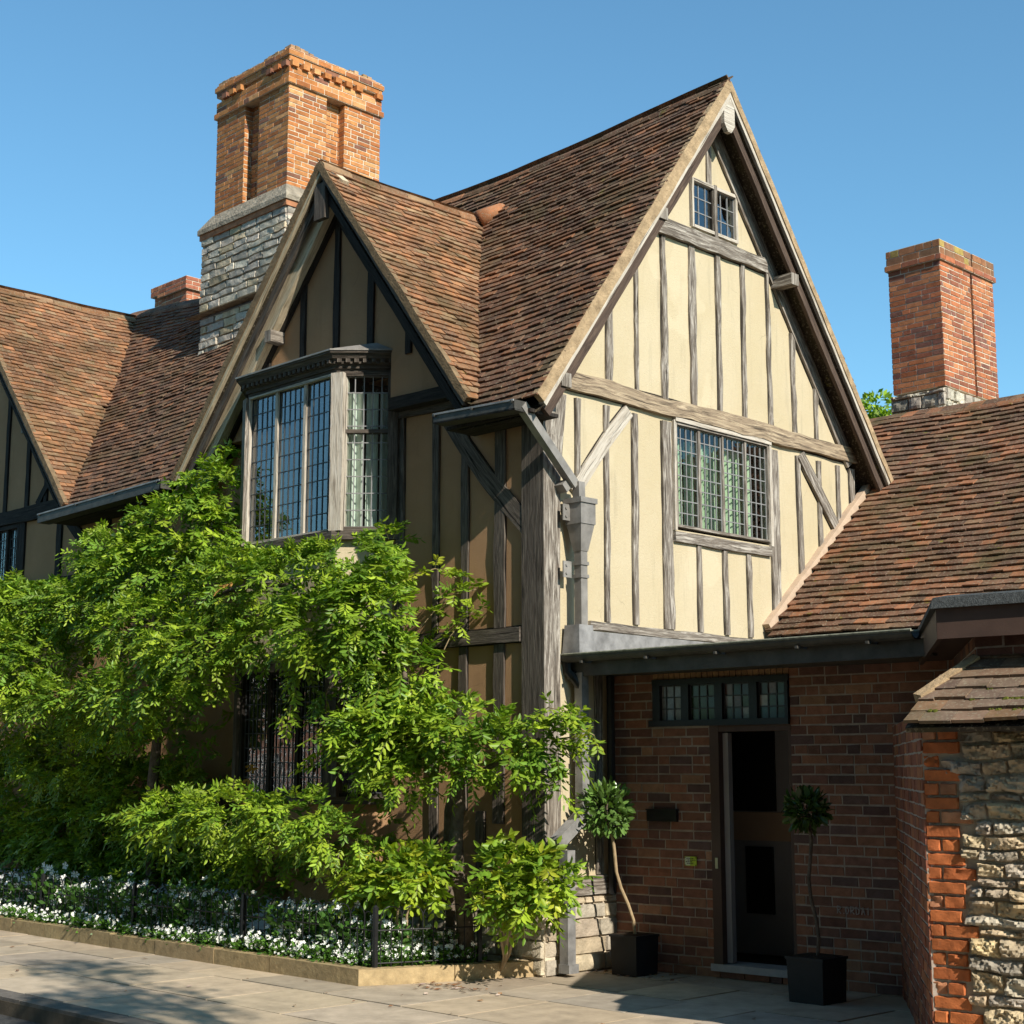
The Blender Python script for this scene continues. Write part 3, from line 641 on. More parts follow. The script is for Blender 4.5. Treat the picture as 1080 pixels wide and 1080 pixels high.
B = MB(); B.prism(plan(.14), 5.581, 5.597); B.prism(plan(.13), 5.597, 5.74, [(bx0 - .3, .02), (bx0 - .1, -.02), (bx1 + .1, -.02), (bx1 + .3, .02)]); B.build('bay_roof', LEAD, H)
fw = (bx1 - bx0)
wb = window('bay_window', (bx0 + .045, -bp, 3.89), X_, -Y_, fw - .09, 1.48, 3, 5, 9, (W_WHITE, GLASS_B, CAME_D), .022, .042,
       ((.10, .13, 0, 1.0, CURT_W), (.30, .34, 0, 1.1, CURT_W), (.66, .72, 0, 1.0, CURT_W), (.98, 1.03, 0, 1.2, CURT_W)), .65, .018)
cd = Vector((1, 1, 0)).normalized(); cn = Vector((1, -1, 0)).normalized(); cl = bp * 1.414
ws = window('bay_window', Vector((bx1, -bp, 3.90)) + cd * .09, cd, cn, cl - .17, 1.46, 1, 5, 9, (W_DARK, GLASS, CAME), .035, .05,
       ((.00, .17, -.01, 1.32, CURT_W), (.19, .30, -.01, 1.32, CURT_W), (.32, .43, -.01, 1.32, CURT_W)), .42, .012, trans=.92, cdist=.085)
ws['label'] = 'narrow angled side light with white curtain'
wl_ = window('bay_window', Vector((bx0, -bp, 3.90)) - Vector((1, -1, 0)).normalized() * (cl - .08), Vector((1, -1, 0)), Vector((-1, -1, 0)), cl - .17, 1.46, 1, 5, 9, (W_DARK, GLASS_B, CAME_D), .035, .05, (), .42)
wlow = window('bay_window', (bx0 + .07, -bp, 1.44), X_, -Y_, fw - .14, 1.12, 3, 6, 8, (W_BLACK, GLASS_B, CAME_D), .05, .05, (), .65, .018)
wlow['label'] = 'dark ground-floor window between the wisteria leaves'
for cx, dvec, nvec in ((bx1, cd, cn), (bx0, Vector((1, -1, 0)).normalized(), Vector((-1, -1, 0)).normalized())):
    p = Vector((bx1, -bp, 1.44)) + cd * .09 if cx == bx1 else Vector((bx0, -bp, 1.44)) - dvec * (cl - .08)
    window('bay_window', p, dvec, nvec, cl - .17, 1.12, 1, 5, 8, (W_BLACK, GLASS, CAME_D), .035, .05, (), .42)
for x in (bx0 - .02, bx1 + .02):
    s = 1 if x > -3 else -1
    B = MB(); B.beam((x, -bp + .02, 3.86), (x, -bp + .02, 5.385), .13, Vector((.4 * s, -1, 0)), .055, .07, .004, .12)
    B.build('bay_post', W_WHITE if s > 0 else W_PALE, H)
    B = MB(); B.beam((x, -bp + .02, 1.41), (x, -bp + .02, 2.58), .14, Vector((.4 * s, -1, 0)), .055, .07, .004, .12); B.build('bay_post', W_DARK, H)
    B = MB(); B.beam((x + s * .385, -.06, 3.86), (x + s * .385, -.06, 5.40), .09, Vector((s, -1, 0)), .03, .07, .004, .12); B.build('bay_post', W_DARK, H)
for z in (3.2,): T('girding_beam', (bx0 + .05, -bp + .03, z), (bx1 - .05, -bp + .03, z), .12, n=-Y_, mat=W_DARK)

# ---- gutters and pipes of the house
def gutter(p0, p1, mat, name, parent, rw=.065, out=-Y_, deep=.09):
    p0, p1 = Vector(p0), Vector(p1); B = MB(); a = p1 - p0; out = Vector(out)
    B.box(p0 - out * rw - Z_ * deep, a, out * 2 * rw, Z_ * .015); B.box(p0 + out * (rw - .012) - Z_ * deep, a, out * .012, Z_ * deep); B.box(p0 - out * rw - Z_ * deep, a, out * .012, Z_ * deep)
    B.box(p0 + out * (rw - .002) - Z_ * .014, a, out * .012, Z_ * .016, mi=1)
    for e in (p0, p1 - a.normalized() * .006): B.box(e - out * rw - Z_ * deep, a.normalized() * .006, out * 2 * rw, Z_ * deep)
    n = max(2, int(a.length / .8))
    for i in range(n + 1): B.tube([p0 + a * (i / n * .96 + .02) + out * (rw + .004) - Z_ * .02, p0 + a * (i / n * .96 + .02) + out * (rw + .02) - Z_ * .02], .012, 6)
    return B.build(name, mat, parent)
gutter((-.84, -.44, 4.725), (.16, -.44, 4.685), [IRON, LEAD_L], 'gutter', H, .075, -Y_, .09)
gutter((-7.95, -.44, 4.68), (-5.25, -.44, 4.74), [IRON, LEAD_L], 'gutter', H, .08, -Y_, .11)
for x0, x1, z in ((-.84, .2, 4.60), (-7.9, -5.4, 4.58)): B = MB(); B.abox(x0, x1, -.36, -.02, z, z + .03); B.build('soffit_board', W_BLACK, H)
hy, hx = .30, .15
B = MB(); sq = lambda x, y, r: [(x - r, y - r), (x + r, y - r), (x + r, y + r), (x - r, y + r)]
def bar(B, p, q, r):
    p, q = Vector(p), Vector(q); d = (q - p); a = d.normalized(); s_ = a.cross(X_).normalized()
    B.box(p - s_ * r - X_ * r, X_ * 2 * r, s_ * 2 * r, d)
bar(B, (.13, -.40, 4.66), (.13, .245, 4.06), .038); bar(B, (.15, .28, 4.09), (.15, .285, 3.93), .038)
dp = B.build('downpipe', LEAD, H)
B = MB(); B.prism(sq(hx, hy, .105), 3.90, 3.945); B.prism(sq(hx, hy, .092), 3.72, 3.90); B.prism(sq(hx, hy, .045), 3.49, 3.72, sq(hx, hy, .085)); B.build('hopper', LEAD, dp)
B = MB(); B.prism(sq(hx, hy, .040), 2.84, 3.50); B.prism(sq(hx, hy, .05), 3.37, 3.40); B.prism(sq(hx, hy, .05), 3.26, 3.29); B.build('pipe', LEAD, dp)
for z in (3.82, 3.33):
    B = MB(); B.box((.10, hy - .175, z - .07), (.012, 0, 0), (0, .10, 0), (0, 0, .14)); B.tube([(.105, hy - .14, z + .035), (.122, hy - .14, z + .035)], .012, 6); B.tube([(.105, hy - .14, z - .035), (.122, hy - .14, z - .035)], .012, 6); B.build('bracket', LEAD, dp)
B = MB(); B.box((.03, .10, 4.05), (.10, 0, 0), (0, .05, .05), (0, .06, -.06)); B.build('bracket', LEAD, dp)
B = MB(); B.prism(sq(.12, .30, .10), 2.62, 2.86, sq(.12, .30, .085)); B.build('lead_collar', LEAD_L, H)
B = MB(); slab(B, [(.42, 2.56), (3.2, 2.70), (3.2, 2.825), (.42, 2.835)], [], (.035, 0, 0), Y_, Z_, X_, .03); B.build('lead_flashing', LEAD_L, H)
B = MB(); B.prism(sq(.12, .33, .042), 1.30, 2.46); B.prism(sq(.12, .33, .053), 1.86, 1.89); B.prism(sq(.12, .33, .053), 1.72, 1.75)
bar(B, (.14, .37, 1.32), (.14, -.02, 1.05), .05); B.prism(sq(.14, .12, .046), .10, 1.0); B.prism(sq(.15, .12, .058), .03, .10)
B.build('lower_downpipe', LEAD_L, H)

# ---- big chimney on the ridge
CP = [((.44, .175, .06), 4), ((.50, .22, .08), 3), ((.37, .135, .05), 3), ((.55, .28, .12), 1.2), ((.24, .11, .07), .8)]
cx0, cx1, cy0, cy1 = -7.45, -5.87, 1.50, 2.98; B = MB(); kz0, kz1 = 8.70, 10.17
kw, kd = (cx1 - cx0), (cy1 - cy0)
B.abox(cx0 + .12, cx1 - .12, cy0 + .12, cy1 - .12, kz0, kz1 + .3, mi=1)
for a, b in ((cx0, cx0 + kw * .40), (cx1 - kw * .40, cx1)):
    for c, d in ((cy0, cy0 + kd * .40), (cy1 - kd * .40, cy1)): brick_box(B, a, b, c, d, kz0, kz1, CP, H=.062, L=.215, j=.014)
bricks(B, (cx0, cy0 + .115, kz0), X_, -Y_, kw, kz1 - kz0, CP, core=False, H=.062, L=.215, j=.014); bricks(B, (cx1 - .115, cy0, kz0), Y_, X_, kd, kz1 - kz0, CP, core=False, H=.062, L=.215, j=.014)
def ring(B, o, z0, z1, **k): brick_box(B, cx0 - o, cx1 + o, cy0 - o, cy1 + o, z0, z1, CP, **k)
ring(B, .035, kz1, kz1 + .075); ring(B, .012, kz1 + .075, kz1 + .23)
z = kz1 + .23; ring(B, -.03, z, z + .075)
for O, U, N, L in (((cx0, cy0, z), X_, -Y_, kw), ((cx1, cy0, z), Y_, X_, kd)):
    n = int(L / .17)
    for q in range(n + 1):
        if random.random() < .14: continue
        c = jit(random.choice(CP)[0]); B.box(Vector(O) + U * (q * (L - .1) / n) - N * .05, U * .10, N * .11, Z_ * .07, c)
ring(B, .015, z + .075, z + .145); ring(B, .035, z + .145, z + .215)
tops = lambda u: .04 + .05 * (math.sin(u * 5 + 1) + math.sin(u * 2.3 + 2) > .7)
zt = z + .215; brick_box(B, cx0 - .015, cx1 + .015, cy0 - .015, cy1 + .015, zt, zt + .03, CP)
q = 0
while q < 20:
    t0 = q / 20; c = jit((.42, .26, .14), .3); r1, r2, r3 = (random.uniform(0, .02) for _ in range(3)); hh = .012 + .05 * max(0, math.sin(t0 * 9 + 1)) * random.uniform(.6, 1)
    if random.random() < .92: B.abox(cx1 - .12 + r1, cx1 - .005 + r2, cy0 + kd * t0, cy0 + kd * (t0 + .045), zt + .018, zt + .03 + hh, c)
    if random.random() < .92 and t0 < .93: B.abox(cx0 + kw * t0, cx0 + kw * (t0 + .045), cy0 - .002 - r1, cy0 + .1 + r3, zt + .0175, zt + .03 + hh * .8, c)
    q += 1
chim = B.build('chimney', [BRICK, MORT], H)
GS = [((.44, .40, .33), 4), ((.50, .455, .37), 3), ((.36, .33, .28), 2), ((.46, .38, .26), 1.5)]
B = MB(); sx0, sx1, sy0, sy1, sz = -7.60, -5.75, 1.42, 3.1, 7.52
stones(B, (sx0, sy0, sz), X_, -Y_, sx1 - sx0, 1.0, GS, .07, .12, .18, .5, .010, .012, .012, .04); stones(B, (sx1, sy0, sz), Y_, X_, sy1 - sy0, 1.0, GS, .07, .13, .18, .5, .018, .022, .012, .04)
B.abox(sx0 + .01, sx1 - .01, sy0 + .02, sy1, 6.4, 8.52, mi=1)
stones(B, (sx0 + .1, sy0 - .04, 6.9), X_, -Y_, sx1 - sx0 - .1, .5, GS, .07, .12, .18, .5, .015, .02, .012, .04); B.abox(sx0 + .12, sx1, sy0 - .03, sy0 + .3, 6.5, 7.4, mi=1)
B.build('stone_base', [STONE, MORT_D], chim)
B = MB(); P0 = [(sx0 - .045, sy0 - .05), (sx1 + .05, sy0 - .05), (sx1 + .05, sy1), (sx0 - .045, sy1)]; P1 = [(cx0 - .02, cy0 - .02), (cx1 + .02, cy0 - .02), (cx1 + .02, cy1), (cx0 - .02, cy1)]
PB = [(sx0 - .02, sy0 - .03), (sx1 + .03, sy0 - .03), (sx1 + .03, sy1), (sx0 - .02, sy1)]
B.prism(PB, 8.50, 8.575, mi=1); B.prism(P0, 8.575, 8.64); B.prism(P0, 8.64, 8.83, P1)
LEDGE = m_plain('lichened_ledge', (.30, .26, .20), .95, 9, .5, 1., 30, .1, 0, .03)
B.build('weathering_ledge', [LEDGE, m_plain('brick_string', (.36, .16, .08), .9, 12, .4, .6, 50)], chim); B = MB(); B.prism([(sx0 - .12, sy0 - .14), (sx1, sy0 - .14), (sx1, sy0), (sx0 - .12, sy0)], 7.44, 7.47, [(sx0 - .02, sy0 - .02), (sx1, sy0 - .02), (sx1, sy0), (sx0 - .02, sy0)])
B.build('lower_ledge', LEDGE, chim)
SB = [((.40, .15, .08), 3), ((.33, .12, .07), 2), ((.46, .2, .1), 1)]
B = MB(); brick_box(B, -12.15, -11.55, 3.5, 4.3, 6.5, 9.26, SB); brick_box(B, -12.2, -11.5, 3.45, 4.35, 9.26, 9.42, SB)
brick_box(B, -11.7, -10.98, 3.35, 4.3, 6.5, 9.12, SB); brick_box(B, -11.75, -10.93, 3.3, 4.35, 9.12, 9.32, SB); c_ = B.build('chimney', [BRICK, MORT], H); c_['label'] = 'small twin red brick chimney behind the ridge'
c_.data.transform(Matrix.Translation((0, 0, -.05)))

# ================================================================ right-hand tiled wing
Wg = thing('tiled_wing', 'lower tile-roofed wing behind the porch with a red brick chimney on its ridge', 'building', (3, 5, 0))
wm = .859; wy0, wz0 = 3.06, 2.90; wy1 = 6.26; wz1 = wz0 + wm * (wy1 - wy0)
WP = [((.22, .10, .055), 3), ((.14, .08, .052), 4), ((.095, .06, .044), 3.5), ((.33, .145, .07), 1.3), ((.17, .115, .07), 2.5)]
WP = [(tuple(a + (b - a) * .62 for a, b in zip((.17, .092, .055), p)), w_) for p, w_ in [(tuple(x * 1.12 * (1.06, 1., .95)[i_] for i_, x in enumerate(p)), w_) for p, w_ in WP]]
B = MB(); V = Vector((0, wy1 - wy0, wz1 - wz0))
def wpw(p): q = Vector(p); q.z += .03 * fnoise((p.x, p.y, 5), 1.1) - .05 * math.sin(max(0, min(1, p.x / 8)) * 3.14); return q
tiles(B, (-1.4, wy0, wz0), X_, V, 10.4, V.length, lambda p: p.x > .05 or p.y > 5.3, WP, wpw, .10, .168, None, .042, .018)
for i in range(26):
    for k in range(10):
        x0, x1 = -1.4 + .4 * i, -1.0 + .4 * i; ya, yb = (wy0 + .03 + (wy1 - wy0 - .03) * q / 10 for q in (k, k + 1))
        if x0 < 0 and ya < 5.2: continue
        q = [wpw(Vector((x, y, wz0 + wm * (y - wy0) - .01))) for x, y in ((max(x0, .035) if ya < 5.2 else x0, ya), (x1, ya), (x1, yb), (max(x0, .035) if ya < 5.2 else x0, yb))]; B.face(q, None, (.03, .02, .015)); B.face([p - Z_ * .08 for p in q[::-1]], None, (.04, .03, .02))
B.face([(-1.4, wy1, wz1), (9, wy1, wz1), (9, wy1 + 3, wz1 - 2.6), (-1.4, wy1 + 3, wz1 - 2.6)], None, (.12, .07, .04))
wr = B.build('roof', TILE2, Wg)
ridge([wpw(Vector((x, wy1, wz1 - .03))) for x in np.linspace(-1.4, 9, 14)], 'ridge_tiles', wr, TILE2, WP, .12)
B = MB(); B.beam((.03, 3.12, 3.02), (.03, 5.30, 4.90), .10, X_, .05, .03, .008); B.build('mortar_fillet', m_plain('pink_mortar', (.48, .36, .26), .95, 10, .15, .5, 40), Wg)
B = MB(); B.abox(.05, 9, wy0 - .05, wy0 + .02, wz0 - .16, wz0 - .02); B.build('eaves_board', IRON, Wg)
B = MB(); B.abox(.2, 9, wy0 + .2, 9, 0, 2.8); B.build('wall', MORT_D, Wg)
RP = [((.40, .14, .065), 4), ((.30, .11, .065), 3), ((.46, .19, .09), 2.5), ((.22, .10, .075), 1.2)]
B = MB(); qx0, qx1, qy0, qy1 = -.42, .26, 6.42, 7.12; zb = 6.03
brick_box(B, qx0, qx1, qy0, qy1, zb, 7.55, RP, H=.064, L=.215, j=.014); brick_box(B, qx0 - .03, qx1 + .03, qy0 - .03, qy1 + .03, 7.55, 7.62, RP); brick_box(B, qx0 - .015, qx1 + .015, qy0 - .015, qy1 + .015, 7.62, 7.80, [((.30, .14, .07), 3), ((.24, .13, .075), 2), ((.34, .25, .08), .7)])
brick_box(B, qx0, qx1 - .12, qy1, qy1 + .06, zb, 7.66, RP); brick_box(B, qx0, qx1, qy1 + .06, 7.68, zb, 7.55, RP, H=.064, L=.215, j=.014); brick_box(B, qx0 - .03, qx1 + .03, qy1 + .06, 7.71, 7.55, 7.62, RP); brick_box(B, qx0 - .015, qx1 + .015, qy1 + .06, 7.70, 7.62, 7.80, [((.30, .14, .07), 3), ((.24, .13, .075), 2), ((.34, .25, .08), .7)])
ch2 = B.build('chimney', [BRICK, MORT], wr)
B = MB(); stones(B, (qx0 - .02, qy0 - .04, 5.3), X_, -Y_, .72, .70, [((.40, .36, .29), 3), ((.33, .30, .25), 2)], .08, .16, .14, .35, .015, .02, .012, .035)
stones(B, (qx1 + .02, qy0 - .04, 5.3), Y_, X_, 1.32, .70, [((.50, .45, .36), 3), ((.42, .37, .3), 2)], .08, .15, .1, .25, .015, .02, .012, .035); B.abox(qx0, qx1, qy0 - .02, 7.68, 5.0, 5.99, mi=1)
B.build('chimney_base', [STONE, MORT], wr)

# ================================================================ brick porch
Po = thing('brick_porch', 'shaded red-brick entrance porch under a dark gutter, with a strip window over the open doorway', 'porch', (1.4, 1.2, 0))
pU = Vector((.9957, .0897, 0)).normalized(); pN = Vector((pU.y, -pU.x, 0)); pO = Vector((0.04, .835, 0)); pA = lambda u, z, d=0: pO + pU * u + Z_ * z + pN * d
PP = [((.24, .115, .075), 4), ((.19, .095, .07), 4), ((.28, .13, .08), 2), ((.13, .08, .07), 2), ((.33, .18, .11), .8)]
B = MB(); bricks(B, pO, pU, pN, 3.4, 2.46, PP, holes=((.98, .10, 1.735, 2.04), (.42, 2.03, 1.735, 2.40)), L=.228, H=.078, rough=.003, core=False)
slab(B, [(0, 0), (.98, 0), (.98, 2.03), (.42, 2.03), (.42, 2.40), (1.735, 2.40), (1.735, 0), (3.4, 0), (3.4, 2.46), (0, 2.46)], [], pO, pU, Z_, pN, .10, (1, 1, 1), 1)
for q in range(24): c = jit((.30, .17, .09), .2); B.box(pA(.42 + q * .055, 2.405, -.02), pU * .048, -pN * -.03, Z_ * .05, c)
pw_ = B.build('wall', [BRICK, MORT_D], Po)
B = MB(); B.beam(pA(.90 + .08, .12), pA(.98 + .0, 2.03), .0, pN) if 0 else None
B.box(pA(.975, .10, -.10), pU * .085, pN * .11, Z_ * 1.93); B.box(pA(1.70, .10, -.10), pU * .035, pN * .09, Z_ * 1.93); B.box(pA(.975, 1.96, -.10), pU * .76, pN * .105, Z_ * .085)
df = B.build('door_frame', FASC, Po)
B = MB(); B.box(pA(1.065, .12, -.11), pU * .05, pN * .06, Z_ * 1.83); B.build('inner_post', INNER, df)
B = MB(); B.box(pA(1.01, .86, .010), pU * .025, pN * .008, Z_ * .085); B.build('lock_plate', STEEL, df)
B = MB(); B.box(pA(.95, .055, -.25), pU * .80, pN * .27, Z_ * .055); B.build('threshold', m_plain('pale_threshold', (.42, .41, .42), .6, 10, .2, .2), Po)
# strip window
B = MB(); w0, w1, z0, z1 = .415, 1.735, 2.045, 2.405
B.box(pA(w0 - .03, z0 - .035, -.06), pU * (w1 - w0 + .03), pN * .10, Z_ * .05); B.box(pA(w0, z1 - .05, -.06), pU * (w1 - w0), pN * .085, Z_ * .05)
lights = 4; fw_ = (w1 - w0) / lights
for i in range(lights + 1): u = w0 + i * fw_; B.box(pA(max(u - .04, w0), z0 + .015, -.06), pU * .075 if i not in (lights,) else pU * .03, pN * .08, Z_ * (z1 - z0 - .065))
sw_ = B.build('window', BLACK, Po)
tints = [m_plain('strip_pane_%s' % n, c, .25, 12, .5, .1, 10, .5) for n, c in (('grey', (.20, .20, .21)), ('green', (.025, .045, .022)), ('rose', (.13, .07, .06)), ('teal', (.03, .075, .07)), ('pale', (.34, .33, .28)), ('dark', (.03, .03, .032)))]  # opaque pane colours, picked one by one for the strip window
pat = ([0] * 9, [1] * 9, [2, 1, 5, 0, 2, 1, 5, 5, 0], [5, 2, 1, 4, 1, 3, 3, 3, 1])
for i in range(4):
    B = MB(); L_ = MB(); a, b = w0 + i * fw_ + .042, w0 + (i + 1) * fw_ - .05; pw2, ph2 = (b - a) / 3, (z1 - z0 - .07) / 3
    for q in range(9):
        x, y = q % 3, 2 - q // 3; t = random.uniform(-.003, .003)
        B.face([pA(a + x * pw2, z0 + .015 + y * ph2, -.02 + t), pA(a + (x + 1) * pw2, z0 + .015 + y * ph2, -.02), pA(a + (x + 1) * pw2, z0 + .015 + (y + 1) * ph2, -.02 - t), pA(a + x * pw2, z0 + .015 + (y + 1) * ph2, -.02)], None, (1, 1, 1), pat[i][q])
    for k in range(4): L_.box(pA(a + k * pw2 - .005, z0 + .015, -.024), pU * .01, pN * .012, Z_ * (z1 - z0 - .07)); L_.box(pA(a, z0 + .010 + k * ph2, -.024), pU * (b - a), pN * .0115, Z_ * .01)
    B.build('pane', tints, sw_); L_.build('glazing_bars', CAME_D, sw_)
# dim lobby behind the doorway
B = MB(); a = [pA(.1, .09, -.11), pA(2.3, .09, -.11), pA(2.3, .09, -1.7), pA(.1, .09, -1.7)]; h_ = Z_ * 2.33
B.face(a, None, (1, 1, 1), 1); B.face([p + h_ for p in a[::-1]])
for i in (1, 2, 3): p, q = a[i], a[(i + 1) % 4]; B.face([q, p, p + h_, q + h_])
B.build('lobby', [INNER, DARK], Po)
B = MB(); B.box(pA(.12, .10, -.85), pU * 2.1, -pN * .05, Z_ * 2.2); iw = B.build('lobby_screen', INNER, Po)
B = MB(); B.box(pA(.60, 1.30, -.845), pU * .49, pN * .02, Z_ * .85); B.box(pA(.78, .44, -.845), pU * .27, pN * .02, Z_ * .56); B.build('dark_glazing', BLACK, iw)
B = MB(); B.box(pA(.60, 1.05, -.845), pU * .75, pN * .012, Z_ * .24); B.build('tan_panel', TANIN, iw)
# roof edge
B = MB(); B.face([(.04, .30, 2.555), (3.6, .30, 2.555), (3.6, 3.2, 2.80), (.04, 3.2, 2.80)]); B.abox(.03, 3.45, .30, .36, 2.43, 2.55); B.abox(.03, 3.3, .36, 1.25, 2.455, 2.48); B.build('flat_roof', IRON, Po)
B = MB(); n = 10; arc = [(math.cos(math.pi + math.pi * k / 8), math.sin(math.pi + math.pi * k / 8)) for k in range(9)]
for k in range(8):
    (c0, s0), (c1, s1) = arc[k], arc[k + 1]
    for r, fl_ in ((.062, 1), (.052, -1)):
        q = [(-.03, .235 + c0 * r, 2.605 + s0 * r), (3.36, .235 + c0 * r, 2.605 + s0 * r), (3.36, .235 + c1 * r, 2.605 + s1 * r), (-.03, .235 + c1 * r, 2.605 + s1 * r)]; B.face(q[::fl_])
B.tube([(-.03, .176, 2.607), (3.36, .176, 2.607)], .011, 6, mi=1); B.tube([(-.03, .294, 2.607), (3.36, .294, 2.607)], .010, 6, mi=1)
B.face([(-.03, .235 + c * .06, 2.605 + s * .06) for c, s in arc])
for x in (.25, .95, 1.65, 2.4, 3.0): B.abox(x, x + .02, .165, .30, 2.53, 2.55)
gu = B.build('gutter', [IRON, m_plain('lit_gutter_rim', (.20, .20, .15), .8, 25, .5, .5, 60)], Po)  # lit top edge of the gutter, put into the rim's paler grey-green
B = MB(); B.tube([(.02, .25, 2.56), (.03, .26, 2.47), (.08, .30, 2.40), (.12, .33, 2.33)], .042, 10); B.tube([(.05, .272, 2.445), (.06, .282, 2.43)], .052, 10); B.build('swan_neck', BLACK, gu)
B = MB(); B.tube([(.10, .72, 2.45), (.10, .72, .62)], .035, 8); B.build('black_pipe', BLACK, Po)
# things fixed to the porch wall
s1_ = thing('wall_sign', 'small yellow-green notice plate screwed to the porch brickwork beside the door', 'sign', pA(.76, .90))
B = MB(); B.box(pA(.715, .872, .012), pU * .115, pN * .006, Z_ * .075); B.build('plate', YELLOW, s1_)
B = MB(); B.box(pA(.718, .876, .0185), pU * .05, pN * .001, Z_ * .067); B.build('white_face', SIGNW, s1_)
B = MB()
for k, (u, wd) in enumerate(((.735, .06), (.745, .07), (.728, .05), (.74, .055))):
    x = u
    while x < u + wd: l = random.uniform(.006, .016); B.box(pA(x, .928 - k * .013, .0198), pU * l, pN * .0008, Z_ * .006); x += l + .005
for u, z in ((.722, .938), (.822, .938), (.722, .878), (.822, .878)): B.tube([pA(u, z, .018), pA(u, z, .0215)], .004, 6)
B.build('lettering', BLACK, s1_)
s2_ = MB(); s2_.box(pA(.355, 1.225, .008), pU * .30, pN * .035, Z_ * .095); s2_.box(pA(.35, 1.315, .006), pU * .31, pN * .045, Z_ * .012)
tag(s2_.build('letter_box', BLACK), 'black rectangular letter plate on the porch brickwork behind the potted tree', 'letter box')
# faded painted scrawl on the bricks
g_ = MB(); ST = {'R': [(0, 0, 0, 1), (0, 1, .6, .9), (.6, .9, .5, .55), (.5, .55, 0, .5), (.1, .5, .65, 0)], '.': [(.1, 0, .25, .1)], 'O': [(.1, .1, 0, .7), (0, .7, .4, 1), (.4, 1, .65, .5), (.65, .5, .4, 0), (.4, 0, .1, .1)], 'D': [(0, 0, 0, 1), (0, 1, .6, .6), (.6, .6, .5, .1), (.5, .1, 0, 0)], 'A': [(0, 0, .3, 1), (.3, 1, .6, 0), (.1, .4, .5, .4)], 'I': [(.2, 0, .25, 1)]}
u = 2.10
for ch in 'R.ORDAI':
    for (a, b, c, d) in ST[ch]:
        p, q = pA(u + a * .045, .57 + b * .055, .013), pA(u + c * .045, .57 + d * .055, .013); g_.tube([p, q], .0045, 5)
    u += .022 if ch == '.' else .045
tag(g_.build('painted_lettering', CHALK), 'faded white hand-painted letters scrawled on a porch brick, behind the slender potted tree', 'graffiti')

# ================================================================ flat roofed annexe and stone boundary wall
An = thing('flat_roofed_annexe', 'flat-roofed extension with deep brown fascia boards and a black felt edge at the right', 'building', (5.5, 0, 0))
fA, fB = Vector((4.23, -1.00, 0)), Vector((2.96, .95, 0)); fd = (fB - fA).normalized(); fx = Vector((.993, .115, 0)).normalized(); fE = fA + fx * 4
zt_, zb_ = 2.665, 2.42
n1 = Vector((fx.y, -fx.x, 0)); n2 = Vector((-fd.y, fd.x, 0))
B = MB(); slab(B, [(0, zb_), (4, zb_), (4, zt_ - .055), (0, zt_ - .055)], [], fA, fx, Z_, n1, .03)
slab(B, [(.03, zb_), ((fB - fA).length, zb_), ((fB - fA).length, zt_ - .055), (.03, zt_ - .055)], [], fA, fd, Z_, n2 if n2.x < 0 else -n2, .03); B.build('fascia', FASC, An)
B = MB(); q = [fA, fE, fE + Vector((-.5, 4, 0)), fB]; c_ = sum((p for p in q), Vector()) / 4
def off(o): return [((fA + (n1 + (n2 if n2.x < 0 else -n2)) * o).xy), ((fE + n1 * o).xy), q[2].xy, (fB + (n2 if n2.x < 0 else -n2) * o).xy]
B.prism([tuple(p) for p in off(.025)], zt_ - .065, zt_ - .0, [tuple(p) for p in off(.012)]); B.prism([tuple(p) for p in off(.012)], zt_, zt_ + .02, [tuple(p) for p in off(-.05)]); B.build('felt_roof', FELT, An)
ins = .16; m_ = -(n1 + (n2 if n2.x < 0 else -n2)) * ins; wA = fA + m_
B = MB(); bricks(B, wA, fx, n1, 3.5, zb_ + .03, [((.17, .08, .06), 3), ((.13, .065, .05), 2)]); bricks(B, fB + m_ - fd * .0, -fd, (n2 if n2.x < 0 else -n2), (fB - fA).length, zb_ + .03, PP); B.build('wall', [BRICK, MORT_D], An)
B = MB(); B.prism([tuple(p) for p in off(-.03)], zb_ + .03, zb_ + .05); B.build('soffit', FASC, An)

Sw = thing('boundary_wall', 'rough stone garden wall with orange brick quoins and a mossy tiled coping at the right edge', 'wall', (4.6, -1.0, 0))
kA, kB = Vector((4.20, -1.18, 0)), Vector((2.62, 1.10, 0)); kd_ = (kA - kB); kL = kd_.length; kd_.normalize(); kn = Vector((kd_.y, -kd_.x, 0)); kn = kn if kn.x < 0 else -kn
B = MB(); bricks(B, kB, kd_, kn, kL, 1.98, [((.24, .09, .055), 4), ((.30, .12, .06), 2), ((.18, .08, .055), 2)], rough=.004); B.build('brick_return', [BRICK, MORT_D], Sw)
fxs = Vector((.993, .115, 0)).normalized(); fns = Vector((fxs.y, -fxs.x, 0))
